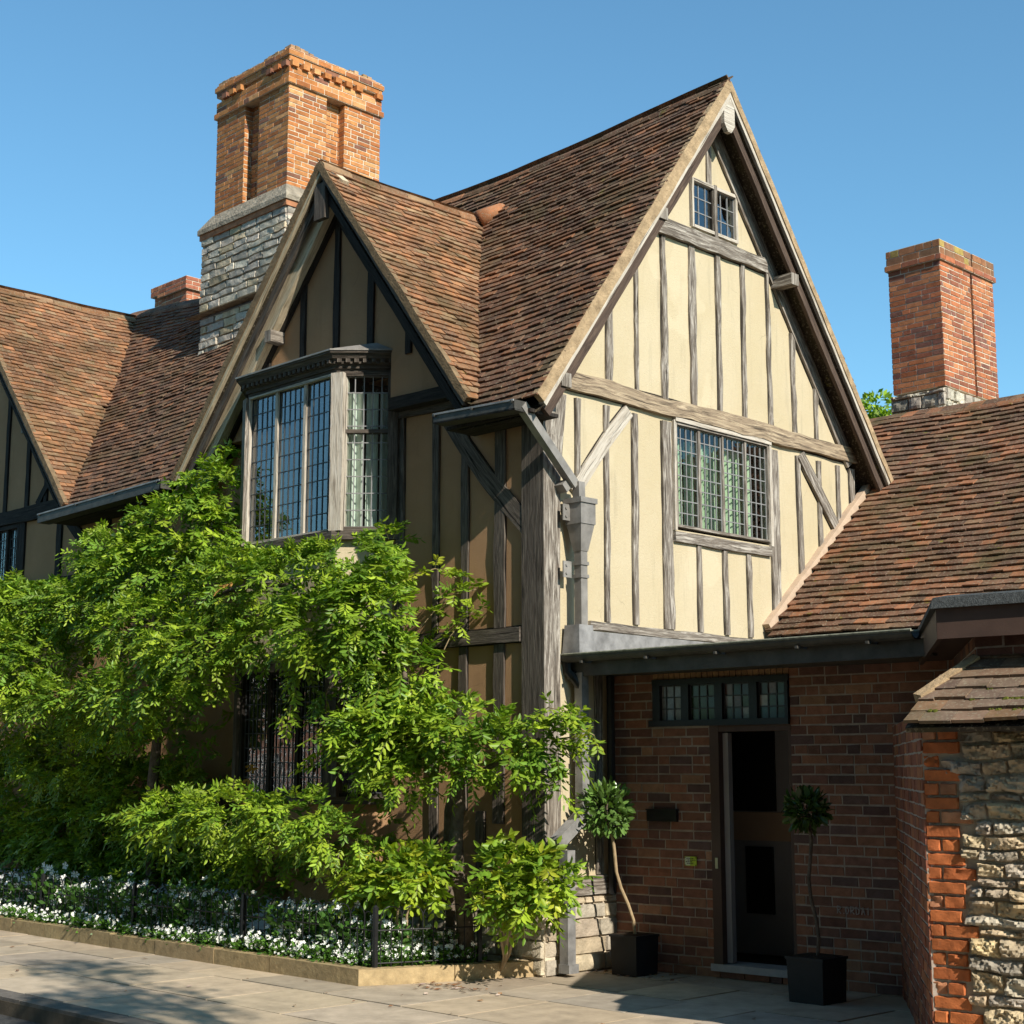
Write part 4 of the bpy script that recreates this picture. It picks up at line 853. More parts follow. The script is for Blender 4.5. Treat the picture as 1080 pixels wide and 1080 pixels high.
# quoins: toothed brick edge
B = MB(); z = 0; i = 0; QP = [((.52, .16, .055), 4), ((.46, .14, .05), 2), ((.42, .19, .10), 1)]; ends = []
while z < 1.93:
    hq = .079; e = random.choice((.10, .20, .20, .22, .29)) if i % 2 else random.choice((.20, .21, .23)); parts = [e] if e < .24 and i % 2 == 0 else ([.09, e - .09] if e > .12 else [e])
    u = 0.0
    for L in parts:
        c = jit(random.choices([p[0] for p in QP], [p[1] for p in QP])[0], .2); pr = random.uniform(-.004, .010); nx, nz = max(3, int(L / .025)), 4; k = len(B.v); sd_ = random.uniform(0, 50)
        l2, h2 = L - .012, hq - .013; gs = [0, .005 / l2] + [.005 / l2 + (1 - .01 / l2) * i_ / nx for i_ in range(1, nx)] + [1 - .005 / l2, 1]; gt = [0, .07, .35, .65, .93, 1]; nx, nz = len(gs) - 1, 5
        worn = random.random() < .25
        for r_ in range(nz + 1):
            for q in range(nx + 1):
                edge = q in (0, nx) or r_ in (0, nz); uu = u + .005 + l2 * gs[q]; zz = z + .006 + h2 * gt[r_]
                d = -.016 if edge else pr + (.014 if worn else .004) * fnoise((uu, sd_, zz), 40) + .004 * fnoise((uu, sd_, zz), 95) - (.008 if worn else 0)
                B.v.append(tuple(kA + fxs * (uu + random.uniform(-.002, .002)) + Z_ * (zz + random.uniform(-.002, .002)) + fns * d))
        for r_ in range(nz):
            for q in range(nx): i0 = k + r_ * (nx + 1) + q; B.f.append([i0, i0 + 1, i0 + nx + 2, i0 + nx + 1]); B.uv.extend([(0, 0)] * 4); B.c.append(c); B.mi.append(0)
        u += L
    ends.append((z, z + hq, u)); z += hq; i += 1
B.build('brick_quoins', [BRICK, MORT], Sw)
RB = [((.50, .39, .255), 4), ((.46, .37, .26), 3), ((.40, .345, .27), 3), ((.54, .41, .24), 2), ((.36, .30, .22), 1.5)]
def us(z): 
    for a, b, u in ends:
        if a <= z + .05 < b: return u + .004
    return .2
B = MB(); stones(B, kA, fxs, fns, 3.2, 1.94, RB, .035, .12, .12, .50, .038, .008, .009, .014, us); B.build('stone_face', [STONE, MORT], Sw)
B = MB(); B.prism([tuple((kA + fxs * .002 - fns * .016).xy), tuple((kA + fxs * 3.2 - fns * .016).xy), tuple((kA + fxs * 3.2 - fns * .5).xy), tuple((kA + fxs * .30 - fns * .5).xy)], 0, 1.95); B.build('wall_core', MORT, Sw)
# tiled coping, a lean-to of big mossy tiles cut off obliquely on the left
cO = Vector((4.235, -1.415, 1.885)); cU = fxs; cV = (-fns * 1 + Z_ * .6).normalized(); cL, cS = 3.2, .75
cl_ = [(.0, 0), (-.02, .30), (.18, .73)]
def cop_in(p):
    r = p - cO; u, s = r.dot(cU), r.dot(cV); return u > (.0 - .02 * s / .3 if s < .34 else -.02 + .2 * (s - .30) / .43) - .07
B = MB(); tiles(B, cO - cU * .1, cU, cV, cL, cS, cop_in, [((.20, .13, .085), 3), ((.16, .11, .08), 3), ((.24, .14, .08), 2)], lambda p: p + Z_ * .006 * fnoise(p, 6), .125, .19, [cO, cO + cU * cL, cO + cU * cL + cV * cS, cO + cU * .18 + cV * cS, cO - cU * .02 + cV * .30], .03, .02, clip=lambda s: .1 if s < .3 else .08 + .2 * (s - .30) / .43)
cop = B.build('tile_coping', TILE2, Sw)
MOSS = m_plain('moss', (.11, .12, .02), .95, 30, .4, 1., 90, .1, 0, .02); B = MB()
for u, s, r in ((.13, .115, .016), (.31, .245, .014), (.50, .118, .012), (.55, .245, .022), (.60, .24, .017), (.64, .118, .015), (.68, .25, .02), (.40, .37, .012), (.72, .37, .014)):
    for q in range(5):
        p = cO + cU * (u + random.uniform(-.03, .03)) + cV * (s + random.uniform(-.012, .012)) + (cU.cross(cV)) * .040; rr = r * random.uniform(.5, 1); B.tube([p - Z_ * .01, p + Z_ * .002, p + Z_ * rr * .5, p + Z_ * rr * .7], [rr * 1.2, rr * 1.1, rr * .8, rr * .2], 7)
B.build('moss', MOSS, cop)
B = MB(); B.beam(cO - cU * .015 + cV * .27 + Z_ * .03, cO + cU * .19 + cV * .745 + Z_ * .03, .05, cU.cross(cV), .035, .04, .008); B.build('mortar_edge', VERGE, cop)
B = MB(); B.beam(cO + cU * .15 + cV * .755 + Z_ * .02, cO + cU * 3 + cV * .755 + Z_ * .02, .05, cU.cross(cV), .02, .04, .003); B.build('lead_strip', LEAD_L, cop)

# ================================================================ plants
def fronds(P, D, L, nl, ll, lw, col, droop=.35, fold=.25, jit_=.25):
    """pinnate leaves: P bases (n,3), D directions, L lengths (n), nl leaflets -> verts, quads, colours"""
    n = len(P); D = D / np.linalg.norm(D, axis=1, keepdims=True)
    up = np.tile([0, 0, 1.], (n, 1)) + rng.normal(0, .35, (n, 3)); S = np.cross(D, up); S /= np.linalg.norm(S, axis=1, keepdims=True) + 1e-9
    VV, CC = [], []
    for k in range(nl):
        last = k == nl - 1; t = .18 + .82 * ((k // 2) * 2 + 1) / nl if not last else 1.
        sg = 0 if last else (1 if k % 2 else -1)
        T = D + np.array([0, 0, -1.]) * (2 * droop * t); T /= np.linalg.norm(T, axis=1, keepdims=True)
        B0 = P + D * (L * t)[:, None] + np.array([0, 0, -1.]) * (droop * L * t * t)[:, None]
        ax = T if last else S * sg * .85 + T * .55
        ax = ax + np.array([0, 0, -.25]) + rng.normal(0, jit_, (n, 3)); ax /= np.linalg.norm(ax, axis=1, keepdims=True)
        Nn = np.cross(T, S) + rng.normal(0, jit_, (n, 3)); W = np.cross(Nn, ax); W /= np.linalg.norm(W, axis=1, keepdims=True) + 1e-9; Nn = np.cross(ax, W)
        sz = (.75 + .45 * math.sin(math.pi * min(1, t * .9))) * rng.uniform(.8, 1.2, n); l = (ll * sz)[:, None]; w2 = (lw * sz)[:, None] * .5
        f = Nn * (fold * w2); b = B0 + ax * .004
        VV.append(np.stack([b, b + ax * l * .30 + W * w2 * .9 + f, b + ax * l * .68 + W * w2 * .72 + f * .7, b + ax * l - Nn * l * .10, b + ax * l * .68 - W * w2 * .72 + f * .7, b + ax * l * .30 - W * w2 * .9 + f], 1))
        CC.append(col * rng.uniform(.8, 1.2, (n, 1)))
    V = np.concatenate(VV, 0).reshape(-1, 3); m = len(V) // 6; b = np.arange(m)[:, None] * 6
    Q = np.stack([b + [0, 1, 2, 3], b + [0, 3, 4, 5]], 1).reshape(-1, 4); C = np.repeat(np.concatenate(CC, 0), 2, axis=0)
    # leaf stalks
    E = P + D * L[:, None] + np.array([0, 0, -1.]) * (droop * L)[:, None]; M = P + D * (L * .55)[:, None] + np.array([0, 0, -1.]) * (droop * L * .3)[:, None]
    sv = S * .0016; Vs = np.stack([P - sv, P + sv, M + sv, M - sv, E + sv * .5, E - sv * .5], 1).reshape(-1, 3); bs = len(V) + np.arange(n)[:, None] * 6
    Qs = np.stack([bs + [0, 1, 2, 3], bs + [3, 2, 4, 5]], 1).reshape(-1, 4); Cs = np.tile([[.16, .17, .05]], (2 * n, 1))
    return np.r_[V, Vs], np.r_[Q, Qs], np.clip(np.r_[C, Cs], .004, 1)
def cat(parts):
    V, Q, C, o = [], [], [], 0
    for v, q, c in parts: V.append(v); Q.append(q + o); C.append(c); o += len(v)
    return np.concatenate(V), np.concatenate(Q), np.concatenate(C)
def billow(cx, cy, cz, rx, ry, rz, dens, pal, L=.23, nl=11, ll=.064, lw=.026, back=.45, wall=True, droop=.35, shell=.30, cull=True):
    area = 4 * math.pi * (((rx * ry) ** 1.6 + (rx * rz) ** 1.6 + (ry * rz) ** 1.6) / 3) ** (1 / 1.6); n = int(area * dens)
    d = rng.normal(0, 1, (n, 3)); d /= np.linalg.norm(d, axis=1, keepdims=True); d = d[d[:, 1] < back]; n = len(d)
    nz = np.array([1 + .22 * fnoise((x * 3 + cx * 2, y * 3, z * 3 + cz), 1.6) for x, y, z in d])
    P = np.array([cx, cy, cz]) + d * np.array([rx, ry, rz]) * (nz * (1 - shell * rng.random(n) ** 1.5))[:, None]
    D = d * .75 + rng.normal(0, .42, (n, 3)) + np.array([.20, -.15, .22])
    Ln = L * rng.uniform(.65, 1.2, n); tip = P + D / np.linalg.norm(D, axis=1, keepdims=True) * Ln[:, None]
    if wall: k = (P[:, 1] < -.04) & ((tip[:, 1] < .02) | (tip[:, 0] > .1)); P, D, Ln = P[k], D[k], Ln[k]
    if cull and len(P): k = np.array([fnoise((x * 1.0, y * 1.3, z * 1.1), 5.2) + .5 * fnoise((x, y, z), 11) > -.10 for x, y, z in P]); P, D, Ln = P[k], D[k], Ln[k]
    if len(P) == 0: return None
    f_ = random.uniform(.85, 1.25); Ln = Ln * f_; ll *= f_; lw *= f_ * random.uniform(.9, 1.1)
    c = pal[rng.integers(0, len(pal), len(P))] * rng.uniform(.75, 1.25, (len(P), 1))
    return fronds(P, D, Ln, nl, ll, lw, c, droop)
GP = 2.2 * np.array([(.072, .120, .010), (.090, .142, .011), (.052, .095, .009), (.108, .160, .012), (.130, .175, .014), (.060, .112, .012), (.098, .150, .012)])
GY = 1.4 * np.array([(.18, .25, .018), (.22, .28, .02), (.15, .22, .018), (.26, .29, .025), (.17, .23, .018)])
BL = [(-8.80,-1.00,3.59,1.45,0.53),(-7.34,-1.00,3.43,1.29,0.41),(-5.95,-1.00,3.38,1.06,0.37),(-4.99,-0.85,3.71,0.93,0.45),(-4.52,-0.65,4.03,0.78,0.48),(-4.28,-0.40,4.48,0.41,0.42),(-5.83,-0.70,4.01,0.77,0.32),(-6.87,-1.30,2.80,1.04,0.53),(-8.25,-1.20,2.65,1.17,0.67),(-5.90,-1.30,2.38,0.88,0.31),(-4.34,-1.20,3.07,0.76,0.36),(-3.26,-0.85,3.37,0.79,0.46),(-3.33,-1.25,2.82,0.73,0.38),(-2.43,-0.85,3.37,0.76,0.40),(-1.67,-0.80,3.48,0.59,0.29),(-1.61,-0.30,3.67,0.34,0.15),(-2.28,-1.00,2.84,0.75,0.31),(-1.59,-0.95,2.93,0.61,0.38),(-1.29,-0.70,3.05,0.37,0.52),(-1.44,-0.75,2.64,0.38,0.35),(-1.11,-0.60,2.47,0.46,0.37),(-4.23,-1.35,2.44,0.83,0.26),(-5.10,-1.00,2.12,0.93,0.28),(-6.76,-0.60,1.80,1.12,0.39),(-3.64,-1.10,2.52,0.63,0.27),(-1.29,-0.65,1.99,0.44,0.45),(-0.86,-0.60,2.02,0.59,0.36),(-0.44,-0.50,1.98,0.56,0.32),(0.08,-0.40,1.85,0.44,0.29),(0.39,-0.25,1.89,0.35,0.23),(-0.38,-0.55,1.66,0.40,0.17),(0.10,-0.35,1.60,0.28,0.18),(-0.96,-0.75,1.58,0.43,0.24),(0.34,-0.20,1.52,0.16,0.17),(-1.16,-0.12,2.96,0.27,0.11),(-1.22,-0.12,2.66,0.23,0.12),(-3.64,-1.20,1.23,0.70,0.24),(-2.65,-1.20,1.29,0.81,0.27),(-1.81,-1.20,1.28,0.64,0.27),(-1.41,-1.10,1.12,0.49,0.25),(-5.75,-0.28,1.32,1.46,0.49),(-7.05,-0.26,0.95,1.43,0.46),(-4.69,-0.28,0.95,1.17,0.35),(-8.73,-0.28,1.3,1.41,0.66),(-6.55,-0.28,0.70,1.54,0.25),(-3.20,-0.50,0.92,0.87,0.22)]
Wi = thing('wisteria', 'huge leafy green wisteria covering the lower street front of the timber house', 'climbing plant', (-.53, -.40, .08))
parts = []
for (cx, cy, cz, rx, rz) in BL:
    sm = min(rx, rz); ry = min(.42, max(.14, .75 * rz + .05)); sx_ = max(.45, 1 - .17 / rx); sz_ = max(.4, 1 - .17 / rz)
    low = cz < 1.6; sm_ = rx < .3
    p = billow(cx, cy, cz, rx * sx_, ry, rz * sz_, 250 if not sm_ else 90, np.r_[GP, GP, GY[:1]], .25 if not sm_ else .18)
    if p: parts.append(p)
# sparse inner layer against the wall
n = 1500; P = np.c_[rng.uniform(-10, -1.2, n), rng.uniform(-.7, -.12, n), rng.uniform(.3, 3.4, n)]; k = ~((P[:, 0] > -4.0) & (P[:, 0] < -1.9) & (P[:, 2] > 1.25) & (P[:, 2] < 2.7)); P = P[k]
D = rng.normal(0, .6, (len(P), 3)) + [0, -.8, 0]; parts.append(fronds(P, D, rng.uniform(.15, .28, len(P)), 11, .075, .03, GP[rng.integers(0, len(GP), len(P))] * .9))
# a few turning, orange-brown leaves
P = np.array([(-3.9, -1.35, 2.85), (-3.92, -1.4, 2.75), (-3.88, -1.38, 2.95), (-3.05, -.8, 1.62), (-3.0, -.85, 1.7), (-6.55, -1.5, 2.35), (-4.05, -.72, 4.0), (-4.0, -.7, 4.1), (-2.6, -1.3, 3.35)]); D = rng.normal(0, .3, (9, 3)) + [0, -.3, -.6]
parts.append(fronds(P, D, np.full(9, .2), 9, .06, .03, np.tile([[.42, .22, .05]], (9, 1))))
# shoots that reach out of the mass
for (a, b) in (((-1.5, -.35, 3.3), (-.95, -.12, 3.35)), ((-1.2, -.3, 2.9), (-.75, -.10, 3.22)), ((-1.0, -.2, 2.7), (-.7, -.06, 3.05)), ((.2, -.4, 2.0), (.75, -.45, 2.12)), ((.3, -.3, 1.9), (.85, -.3, 1.95)), ((-5.6, -.8, 4.1), (-6.2, -.75, 4.22)), ((-4.3, -.4, 4.6), (-4.15, -.35, 4.95)), ((-3.4, -1.1, 3.0), (-3.9, -1.35, 2.7)), ((-1.9, -1.0, 2.6), (-2.0, -1.15, 2.1)), ((-1.7, -.9, 2.4), (-1.75, -.95, 2.0)), ((-1.4, -.8, 2.2), (-1.9, -.95, 1.7))):
    a, b = Vector(a), Vector(b); pts = [a.lerp(b, t) + Vector((0, 0, .10 * math.sin(t * 3) - .04 * t)) + Vector([random.uniform(-.02, .02)] * 3) for t in np.linspace(0, 1, 6)]; sh = MB(); sh.tube(pts, .005, 5); sh.build('shoot', CANE, Wi)
    P = np.array([p for p in pts[1:] for _ in range(3)]); dd = np.array((b - a).normalized()); D = rng.normal(0, .5, (len(P), 3)) + dd * .5 + [0, -.3, .1]
    parts.append(fronds(P, D, rng.uniform(.1, .22, len(P)), 9, .06, .026, np.r_[GP, GY][rng.integers(0, len(GP) + len(GY), len(P))]))
V, Q, C = cat(parts); mesh_np('foliage', V, Q, C, LEAF, Wi)
def stem(pts, r0, r1, n=9): B = MB(); k = len(pts); B.tube([Vector(p) + Vector((random.uniform(-.012, .012), random.uniform(-.012, .012), 0)) for p in pts], [r0 + (r1 - r0) * i / (k - 1) for i in range(k)], n); return B
def curve(p, q, n, bend): p, q = Vector(p), Vector(q); return [p.lerp(q, t) + Vector(bend) * math.sin(math.pi * t) + Vector((.02 * math.sin(9 * t), .015 * math.sin(7 * t + 1), 0)) for t in np.linspace(0, 1, n)]
for p, q, r0, r1, bend in (((-.53, -.40, .06), (-.62, -.42, 1.7), .075, .045, (.03, -.03, 0)), ((-.62, -.42, 1.6), (-1.3, -.5, 2.6), .04, .02, (-.05, -.05, .1)), ((-.6, -.42, 1.6), (.2, -.3, 1.9), .035, .015, (.0, -.05, -.08)), ((-5.2, -.5, .06), (-4.8, -.6, 3.2), .08, .03, (.1, -.1, 0)), ((-4.8, -.6, 3.0), (-2.3, -.8, 3.3), .03, .02, (0, -.1, .2)), ((-.78, -.35, .1), (-.8, -.25, 2.0), .045, .03, (-.04, 0, 0))):
    stem(curve(p, q, 12, bend), r0, r1).build('trunk', BARK, Wi, True)
def bush(name, label, bl, pal, base, dens=150):
    t = thing(name, label, 'shrub', base, 'young leafy shrubs in the flower bed'); ps = []
    for (cx, cy, cz, rx, rz) in bl:
        p = billow(cx, cy, cz, rx * .75, .24, rz * .75, dens, pal, .19, 9, .070, .032, .9, True, .3, .8, False)
        if p: ps.append(p)
    V, Q, C = cat(ps); mesh_np('foliage', V, Q, C, LEAF, t)
    B = MB()
    for (cx, cy, cz, rx, rz) in bl: B.tube(curve(base, (cx, cy, cz), 7, (random.uniform(-.05, .05), -.04, 0)), [.014, .013, .012, .011, .010, .008, .005], 6)
    B.build('stems', CANE, t)
bush('leafy_shrub', 'bright green leafy shrub over the white flowers left of the wisteria trunk', [(-0.80,-0.85,0.80,0.50,0.17),(-0.58,-0.80,0.90,0.22,0.12),(-1.15,-0.95,0.74,0.30,0.15)], np.r_[GP, GY], (-.8, -.8, .08))
bush('leafy_shrub', 'yellow-green leafy shrub at the house corner beside the lead downpipe', [(0.16,-0.52,0.88,0.28,0.20),(0.38,-0.42,0.80,0.22,0.17),(0.12,-0.58,0.68,0.28,0.17),(0.32,-0.52,0.62,0.20,0.12)], np.r_[GY, GP[2:6], GP], (-.16, -.35, .08), 150)

# ---- flowers in the bed
def leafcloud(n, rad, h, ll, lw, pal, pw=.5):
    a = rng.uniform(0, 2 * math.pi, n); r = rad * rng.random(n) ** pw; z = h * rng.random(n) ** .8
    P = np.c_[r * np.cos(a), r * np.sin(a), z]; D = np.c_[np.cos(a), np.sin(a), rng.uniform(-.2, .9, n)] + rng.normal(0, .4, (n, 3)); D /= np.linalg.norm(D, axis=1, keepdims=True)
    W = np.cross(D, rng.normal(0, 1, (n, 3))); W /= np.linalg.norm(W, axis=1, keepdims=True); l = (ll * rng.uniform(.6, 1.2, n))[:, None]; w2 = l * lw / ll * .5
    V = np.stack([P, P + D * l * .5 + W * w2, P + D * l, P + D * l * .5 - W * w2], 1).reshape(-1, 3); Q = np.arange(4 * n).reshape(-1, 4)
    return V, Q, pal[rng.integers(0, len(pal), n)] * rng.uniform(.7, 1.3, (n, 1))
def petals(n, rad, z0, z1, size):
    Vs = []; a = rng.uniform(0, 2 * math.pi, n); r = rad * rng.random(n) ** .5; z = rng.uniform(z0, z1, n)
    for i in range(n):
        c = Vector((r[i] * math.cos(a[i]), r[i] * math.sin(a[i]), z[i])); nn = Vector((random.gauss(.3, .5), random.gauss(-.7, .5), random.gauss(.5, .4))).normalized(); u = nn.orthogonal().normalized(); v = nn.cross(u); s = size * random.uniform(.7, 1.2)
        for k in range(5):
            b = 2 * math.pi * k / 5; d = u * math.cos(b) + v * math.sin(b); e = u * math.cos(b + 1.5) + v * math.sin(b + 1.5)
            Vs += [c - nn * s * .25, c + d * s * .7 - e * s * .33, c + d * s + nn * s * .1, c + d * s * .7 + e * s * .33]
    V = np.array([tuple(p) for p in Vs]); return V, np.arange(len(V)).reshape(-1, 4), np.ones((len(V) // 4, 3)) * .9
FG = np.array([(.05, .13, .02), (.07, .17, .03), (.04, .10, .02), (.10, .2, .04)]); FG2 = np.array([(.07, .17, .02), (.10, .22, .03), (.06, .14, .02)])
def flower_proto(tall):
    t = bpy.data.objects.new('tall_flower' if tall else 'low_flower', None); t['local'] = 1
    if tall: a = leafcloud(250, .15, .36, .07, .032, FG); b = petals(22, .15, .18, .42, .027)
    else: a = leafcloud(220, .15, .12, .04, .018, FG2); b = petals(32, .16, .07, .17, .016)
    ch = []
    for nm, (V, Q, C), m in (('foliage', a, LEAF), ('blossoms', b, PETAL)):
        o = mesh_np(nm, V, Q, C, m); COL.objects.unlink(o); ch.append(o)
    return t, ch
tall = [flower_proto(True) for _ in range(3)]; low = [flower_proto(False) for _ in range(3)]
def plant(protos, x, y, s, label, group, cat_):
    t0, ch = random.choice(protos); t = t0.copy(); COL.objects.link(t); t.location = (x, y, .075); t.rotation_euler = (0, 0, random.uniform(-.5, .5)); t.scale = (s * random.uniform(.9, 1.1), s, s * random.uniform(.85, 1.15)); tag(t, label, cat_, group)
    for c in ch: d = c.copy(); COL.objects.link(d); d.parent = t
x = -9.6
while x < -.9:
    if not (-2.75 < x < -2.05): plant(tall, x, random.uniform(-1.13, -.98), random.uniform(.95, 1.3), 'tall white-flowered bedding plant behind the hoop railing', 'tall white flowers in the bed', 'flower')
    x += random.uniform(.18, .27)
for x, y in ((-.75, -.72), (-.62, -.5), (-.9, -.6), (-1.05, -.75)): plant(tall, x, y, .8, 'tall white-flowered bedding plant behind the hoop railing', 'tall white flowers in the bed', 'flower')
x = -9.4
while x < -.75: plant(low, x, random.uniform(-1.27, -1.20), random.uniform(.85, 1.25), 'low white bedding flower along the stone edging', 'low white flowers along the edging', 'flower'); x += random.uniform(.16, .25)
for x, y in ((-.78, -1.05), (-.68, -.88), (-.6, -.72), (-.52, -.55), (-.8, -.8), (-.95, -.98), (-.48, -.42)): plant(low, x, y, 1.15, 'low white bedding flower along the stone edging', 'low white flowers along the edging', 'flower')

x = -3.3
while x < -.8: plant(low, x, random.uniform(-1.19, -1.02), random.uniform(1.0, 1.35), 'low white bedding flower along the stone edging', 'low white flowers along the edging', 'flower'); plant(tall, x + .05, random.uniform(-1.0, -.85), random.uniform(.9, 1.15), 'tall white-flowered bedding plant behind the hoop railing', 'tall white flowers in the bed', 'flower') if x > -2.0 else None; x += random.uniform(.14, .2)
# ---- hooped iron railing
Ra = thing('hoop_railing', 'low black iron railing with hooped top along the flower bed', 'railing', (-4, -1.22, .1))
corner = Vector((-.66, -1.24, .0)); runs = [(Vector((-9.6, -1.24, 0)), corner), (corner, Vector((-.33, -.42, 0)))]
for ri, (a, b) in enumerate(runs):
    d = b - a; L = d.length; d.normalize(); npan = max(1, round(L / 1.75))
    for i in range(npan + 1):
        if ri == 1 and i == 0: continue
        p = a + d * L * i / npan; hgt = .52 if ri == 0 else .46; B = MB(); B.box(p - d * .016 - Vector((-d.y, d.x, 0)) * .016 + Z_ * .06, d * .032, Vector((-d.y, d.x, 0)) * .032, Z_ * hgt); B.tube([p + Z_ * (.06 + hgt), p + Z_ * (.075 + hgt)], [.02, .008], 6); B.build('post', BLACK, Ra)
    for i in range(npan):
        p0 = a + d * (L * i / npan); PL = L / npan; n = max(3, round(PL / .09)); st = PL / n; B = MB()
        B.tube([p0 + Z_ * .40, p0 + d * PL + Z_ * .40], .006, 5); B.tube([p0 + Z_ * .15, p0 + d * PL + Z_ * .15], .006, 5)
        for k in range(n):
            q = p0 + d * st * (k + .5); tall_ = k % 2 == 0
            B.tube([q + Z_ * .10, q + Z_ * (.50 if 1 else .4)], .0048, 5)
            if k + 2 < n + 1 and k % 2 == 0 and k + 1.5 < n:
                e = p0 + d * st * min(k + 2.5, n - .5) if k + 2 < n else p0 + d * st * (k + 1.5); c = (q + e) / 2; r = (e - q).length / 2
                B.tube([c + d * (r * math.cos(t)) + Z_ * (.50 + r * .95 * math.sin(t)) for t in np.linspace(math.pi, 0, 9)], .0048, 5)
        B.build('hoop_panel', BLACK, Ra)

# dry leaves and petals fallen on the slabs
B = MB()
for q in range(170):
    k = q % 3; x, y = ((random.gauss(-.12, .22), random.gauss(-1.0, .09)), (random.gauss(.35, .3), random.gauss(.62, .12)), (random.uniform(-8, 3), random.uniform(-3.3, -.5)))[k]
    if k == 2 and y > -1.5 and x < -.3: continue
    a = random.uniform(0, 6.3); l = random.uniform(.012, .035); u, v = Vector((math.cos(a), math.sin(a), .1)) * l, Vector((-math.sin(a), math.cos(a), .15)) * l * .5; p = Vector((x, y, .008))
    B.face([p - u, p - v, p + u, p + v + Z_ * .004], None, jit(random.choice(((.20, .10, .05), (.30, .17, .08), (.42, .32, .26), (.14, .08, .05))), .2))
o = B.build('leaf_litter', m_attr('dry_leaf', .9, 30, .2, .002)); o['kind'] = 'stuff'
# ---- two standard bay trees in square planters
def standard_tree(label, loc, h, r, lean, seed, pot=.30, n=420, dark=1., ly=0.):  # dark below full: the tree's shade is put into leaf and trunk colours
    global rng; keep = rng; rng = np.random.default_rng(seed); t = thing('potted_tree', label, 'potted tree', loc, 'bay trees in black planters at the porch'); x, y, z = loc
    B = MB(); s = pot / 2; B.prism(sq(x, y, s * .94), z, z + .30, sq(x, y, s)); B.prism(sq(x, y, s + .008), z + .30, z + .32); B.prism(sq(x, y, s - .02), z + .32, z + .323, mi=1); B.build('planter', [POT, SOIL], t)
    top = (x + lean, y + ly, z + h); B = MB(); B.tube(curve((x, y, z + .3), (top[0], top[1], z + h - r * .6), 8, (.012, 0, 0)), .014, 8); B.build('trunk', CANE if dark == 1 else BARK, t)
    d = rng.normal(0, 1, (n, 3)); d /= np.linalg.norm(d, axis=1, keepdims=True); P = np.array(top) + d * r * (rng.uniform(.3, 1.1, n) ** .6)[:, None] * np.array([1, 1, .92])
    D = d + rng.normal(0, .5, (n, 3)) + [0, 0, .15]; D /= np.linalg.norm(D, axis=1, keepdims=True); W = np.cross(D, rng.normal(0, 1, (n, 3))); W /= np.linalg.norm(W, axis=1, keepdims=True); N = np.cross(D, W)
    l = rng.uniform(.055, .10, n)[:, None]; w2 = l * .22
    V = np.stack([P, P + D * l * .3 + W * w2 + N * w2 * .3, P + D * l * .7 + W * w2 * .85 + N * w2 * .3, P + D * l, P + D * l * .7 - W * w2 * .85 + N * w2 * .3, P + D * l * .3 - W * w2 + N * w2 * .3], 1).reshape(-1, 3); b = np.arange(n)[:, None] * 6
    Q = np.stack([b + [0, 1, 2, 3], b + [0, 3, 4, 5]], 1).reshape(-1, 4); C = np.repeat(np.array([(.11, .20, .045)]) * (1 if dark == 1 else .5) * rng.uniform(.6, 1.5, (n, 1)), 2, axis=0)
    mesh_np('crown', V, Q, C, LEAF_G, t)
    B = MB()
    for k in range(9): q = np.array(top) + d[k] * r * .8; B.tube([(top[0], top[1], z + h - r * .7), tuple(q)], [.009, .004], 5)
    B.build('branches', BARK, t); rng = keep
standard_tree('potted bay tree with sunlit glossy leaves at the house corner, left of the porch door', (.42, .62, 0), 1.33, .20, -.10, 3, .28, 470, 1., -.22)
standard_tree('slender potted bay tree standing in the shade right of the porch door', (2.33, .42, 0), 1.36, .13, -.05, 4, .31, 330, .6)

# ---- tree tops and surroundings
def leaf_blob(bl, n, ll, pal):
    ps = []
    for (c, r) in bl:
        d = rng.normal(0, 1, (n, 3)); d /= np.linalg.norm(d, axis=1, keepdims=True); P = np.array(c) + d * np.array(r) * (rng.random(n) ** .4)[:, None]
        D = d + rng.normal(0, .7, (n, 3)); D /= np.linalg.norm(D, axis=1, keepdims=True); W = np.cross(D, rng.normal(0, 1, (n, 3))); W /= np.linalg.norm(W, axis=1, keepdims=True); l = ll * rng.uniform(.6, 1.2, n)[:, None]
        V = np.stack([P, P + D * l * .5 + W * l * .28, P + D * l, P + D * l * .5 - W * l * .28], 1).reshape(-1, 3); ps.append((V, np.arange(4 * n).reshape(-1, 4), pal[rng.integers(0, len(pal), n)] * rng.uniform(.7, 1.3, (n, 1))))
    return cat(ps)
def tree(label, base, h, bl, n, ll, pal, r0=.16):
    t = thing('tree', label, 'tree', base); V, Q, C = leaf_blob(bl, n, ll, pal); mesh_np('crown', V, Q, C, LEAF, t)
    B = MB(); b = Vector(base); B.tube(curve(b, b + Z_ * h, 9, (.08, .05, 0)), [r0 * (1 - .07 * i) for i in range(9)], 10)
    for c, r in bl: B.tube(curve(b + Z_ * h * .75, c, 6, (0, 0, .2)), [r0 * .4, r0 * .35, r0 * .28, r0 * .2, r0 * .12, r0 * .05], 7)
    B.build('trunk', BARK, t)
tree('small green tree top showing behind the ridge left of the red brick chimney', (-2.2, 9.3, -.1), 6.0, [((-2.25, 9.0, 6.65), (.22, .25, .20)), ((-2.12, 9.0, 6.38), (.30, .25, .14)), ((-2.0, 9.3, 6.1), (.5, .5, .4))], 260, .10, GP * 1.1)
tree('street tree beyond the right of the view whose branches shade the pavement', (9.7, -5.1, -.1), 6.8, [((9.2, -5.0, 7.6), (.8, .55, .5)), ((10.4, -5.5, 7.9), (.8, .6, .6)), ((8.2, -4.6, 8.1), (.7, .45, .35)), ((8.7, -5.3, 7.2), (.7, .4, .3))], 420, .13, GP)
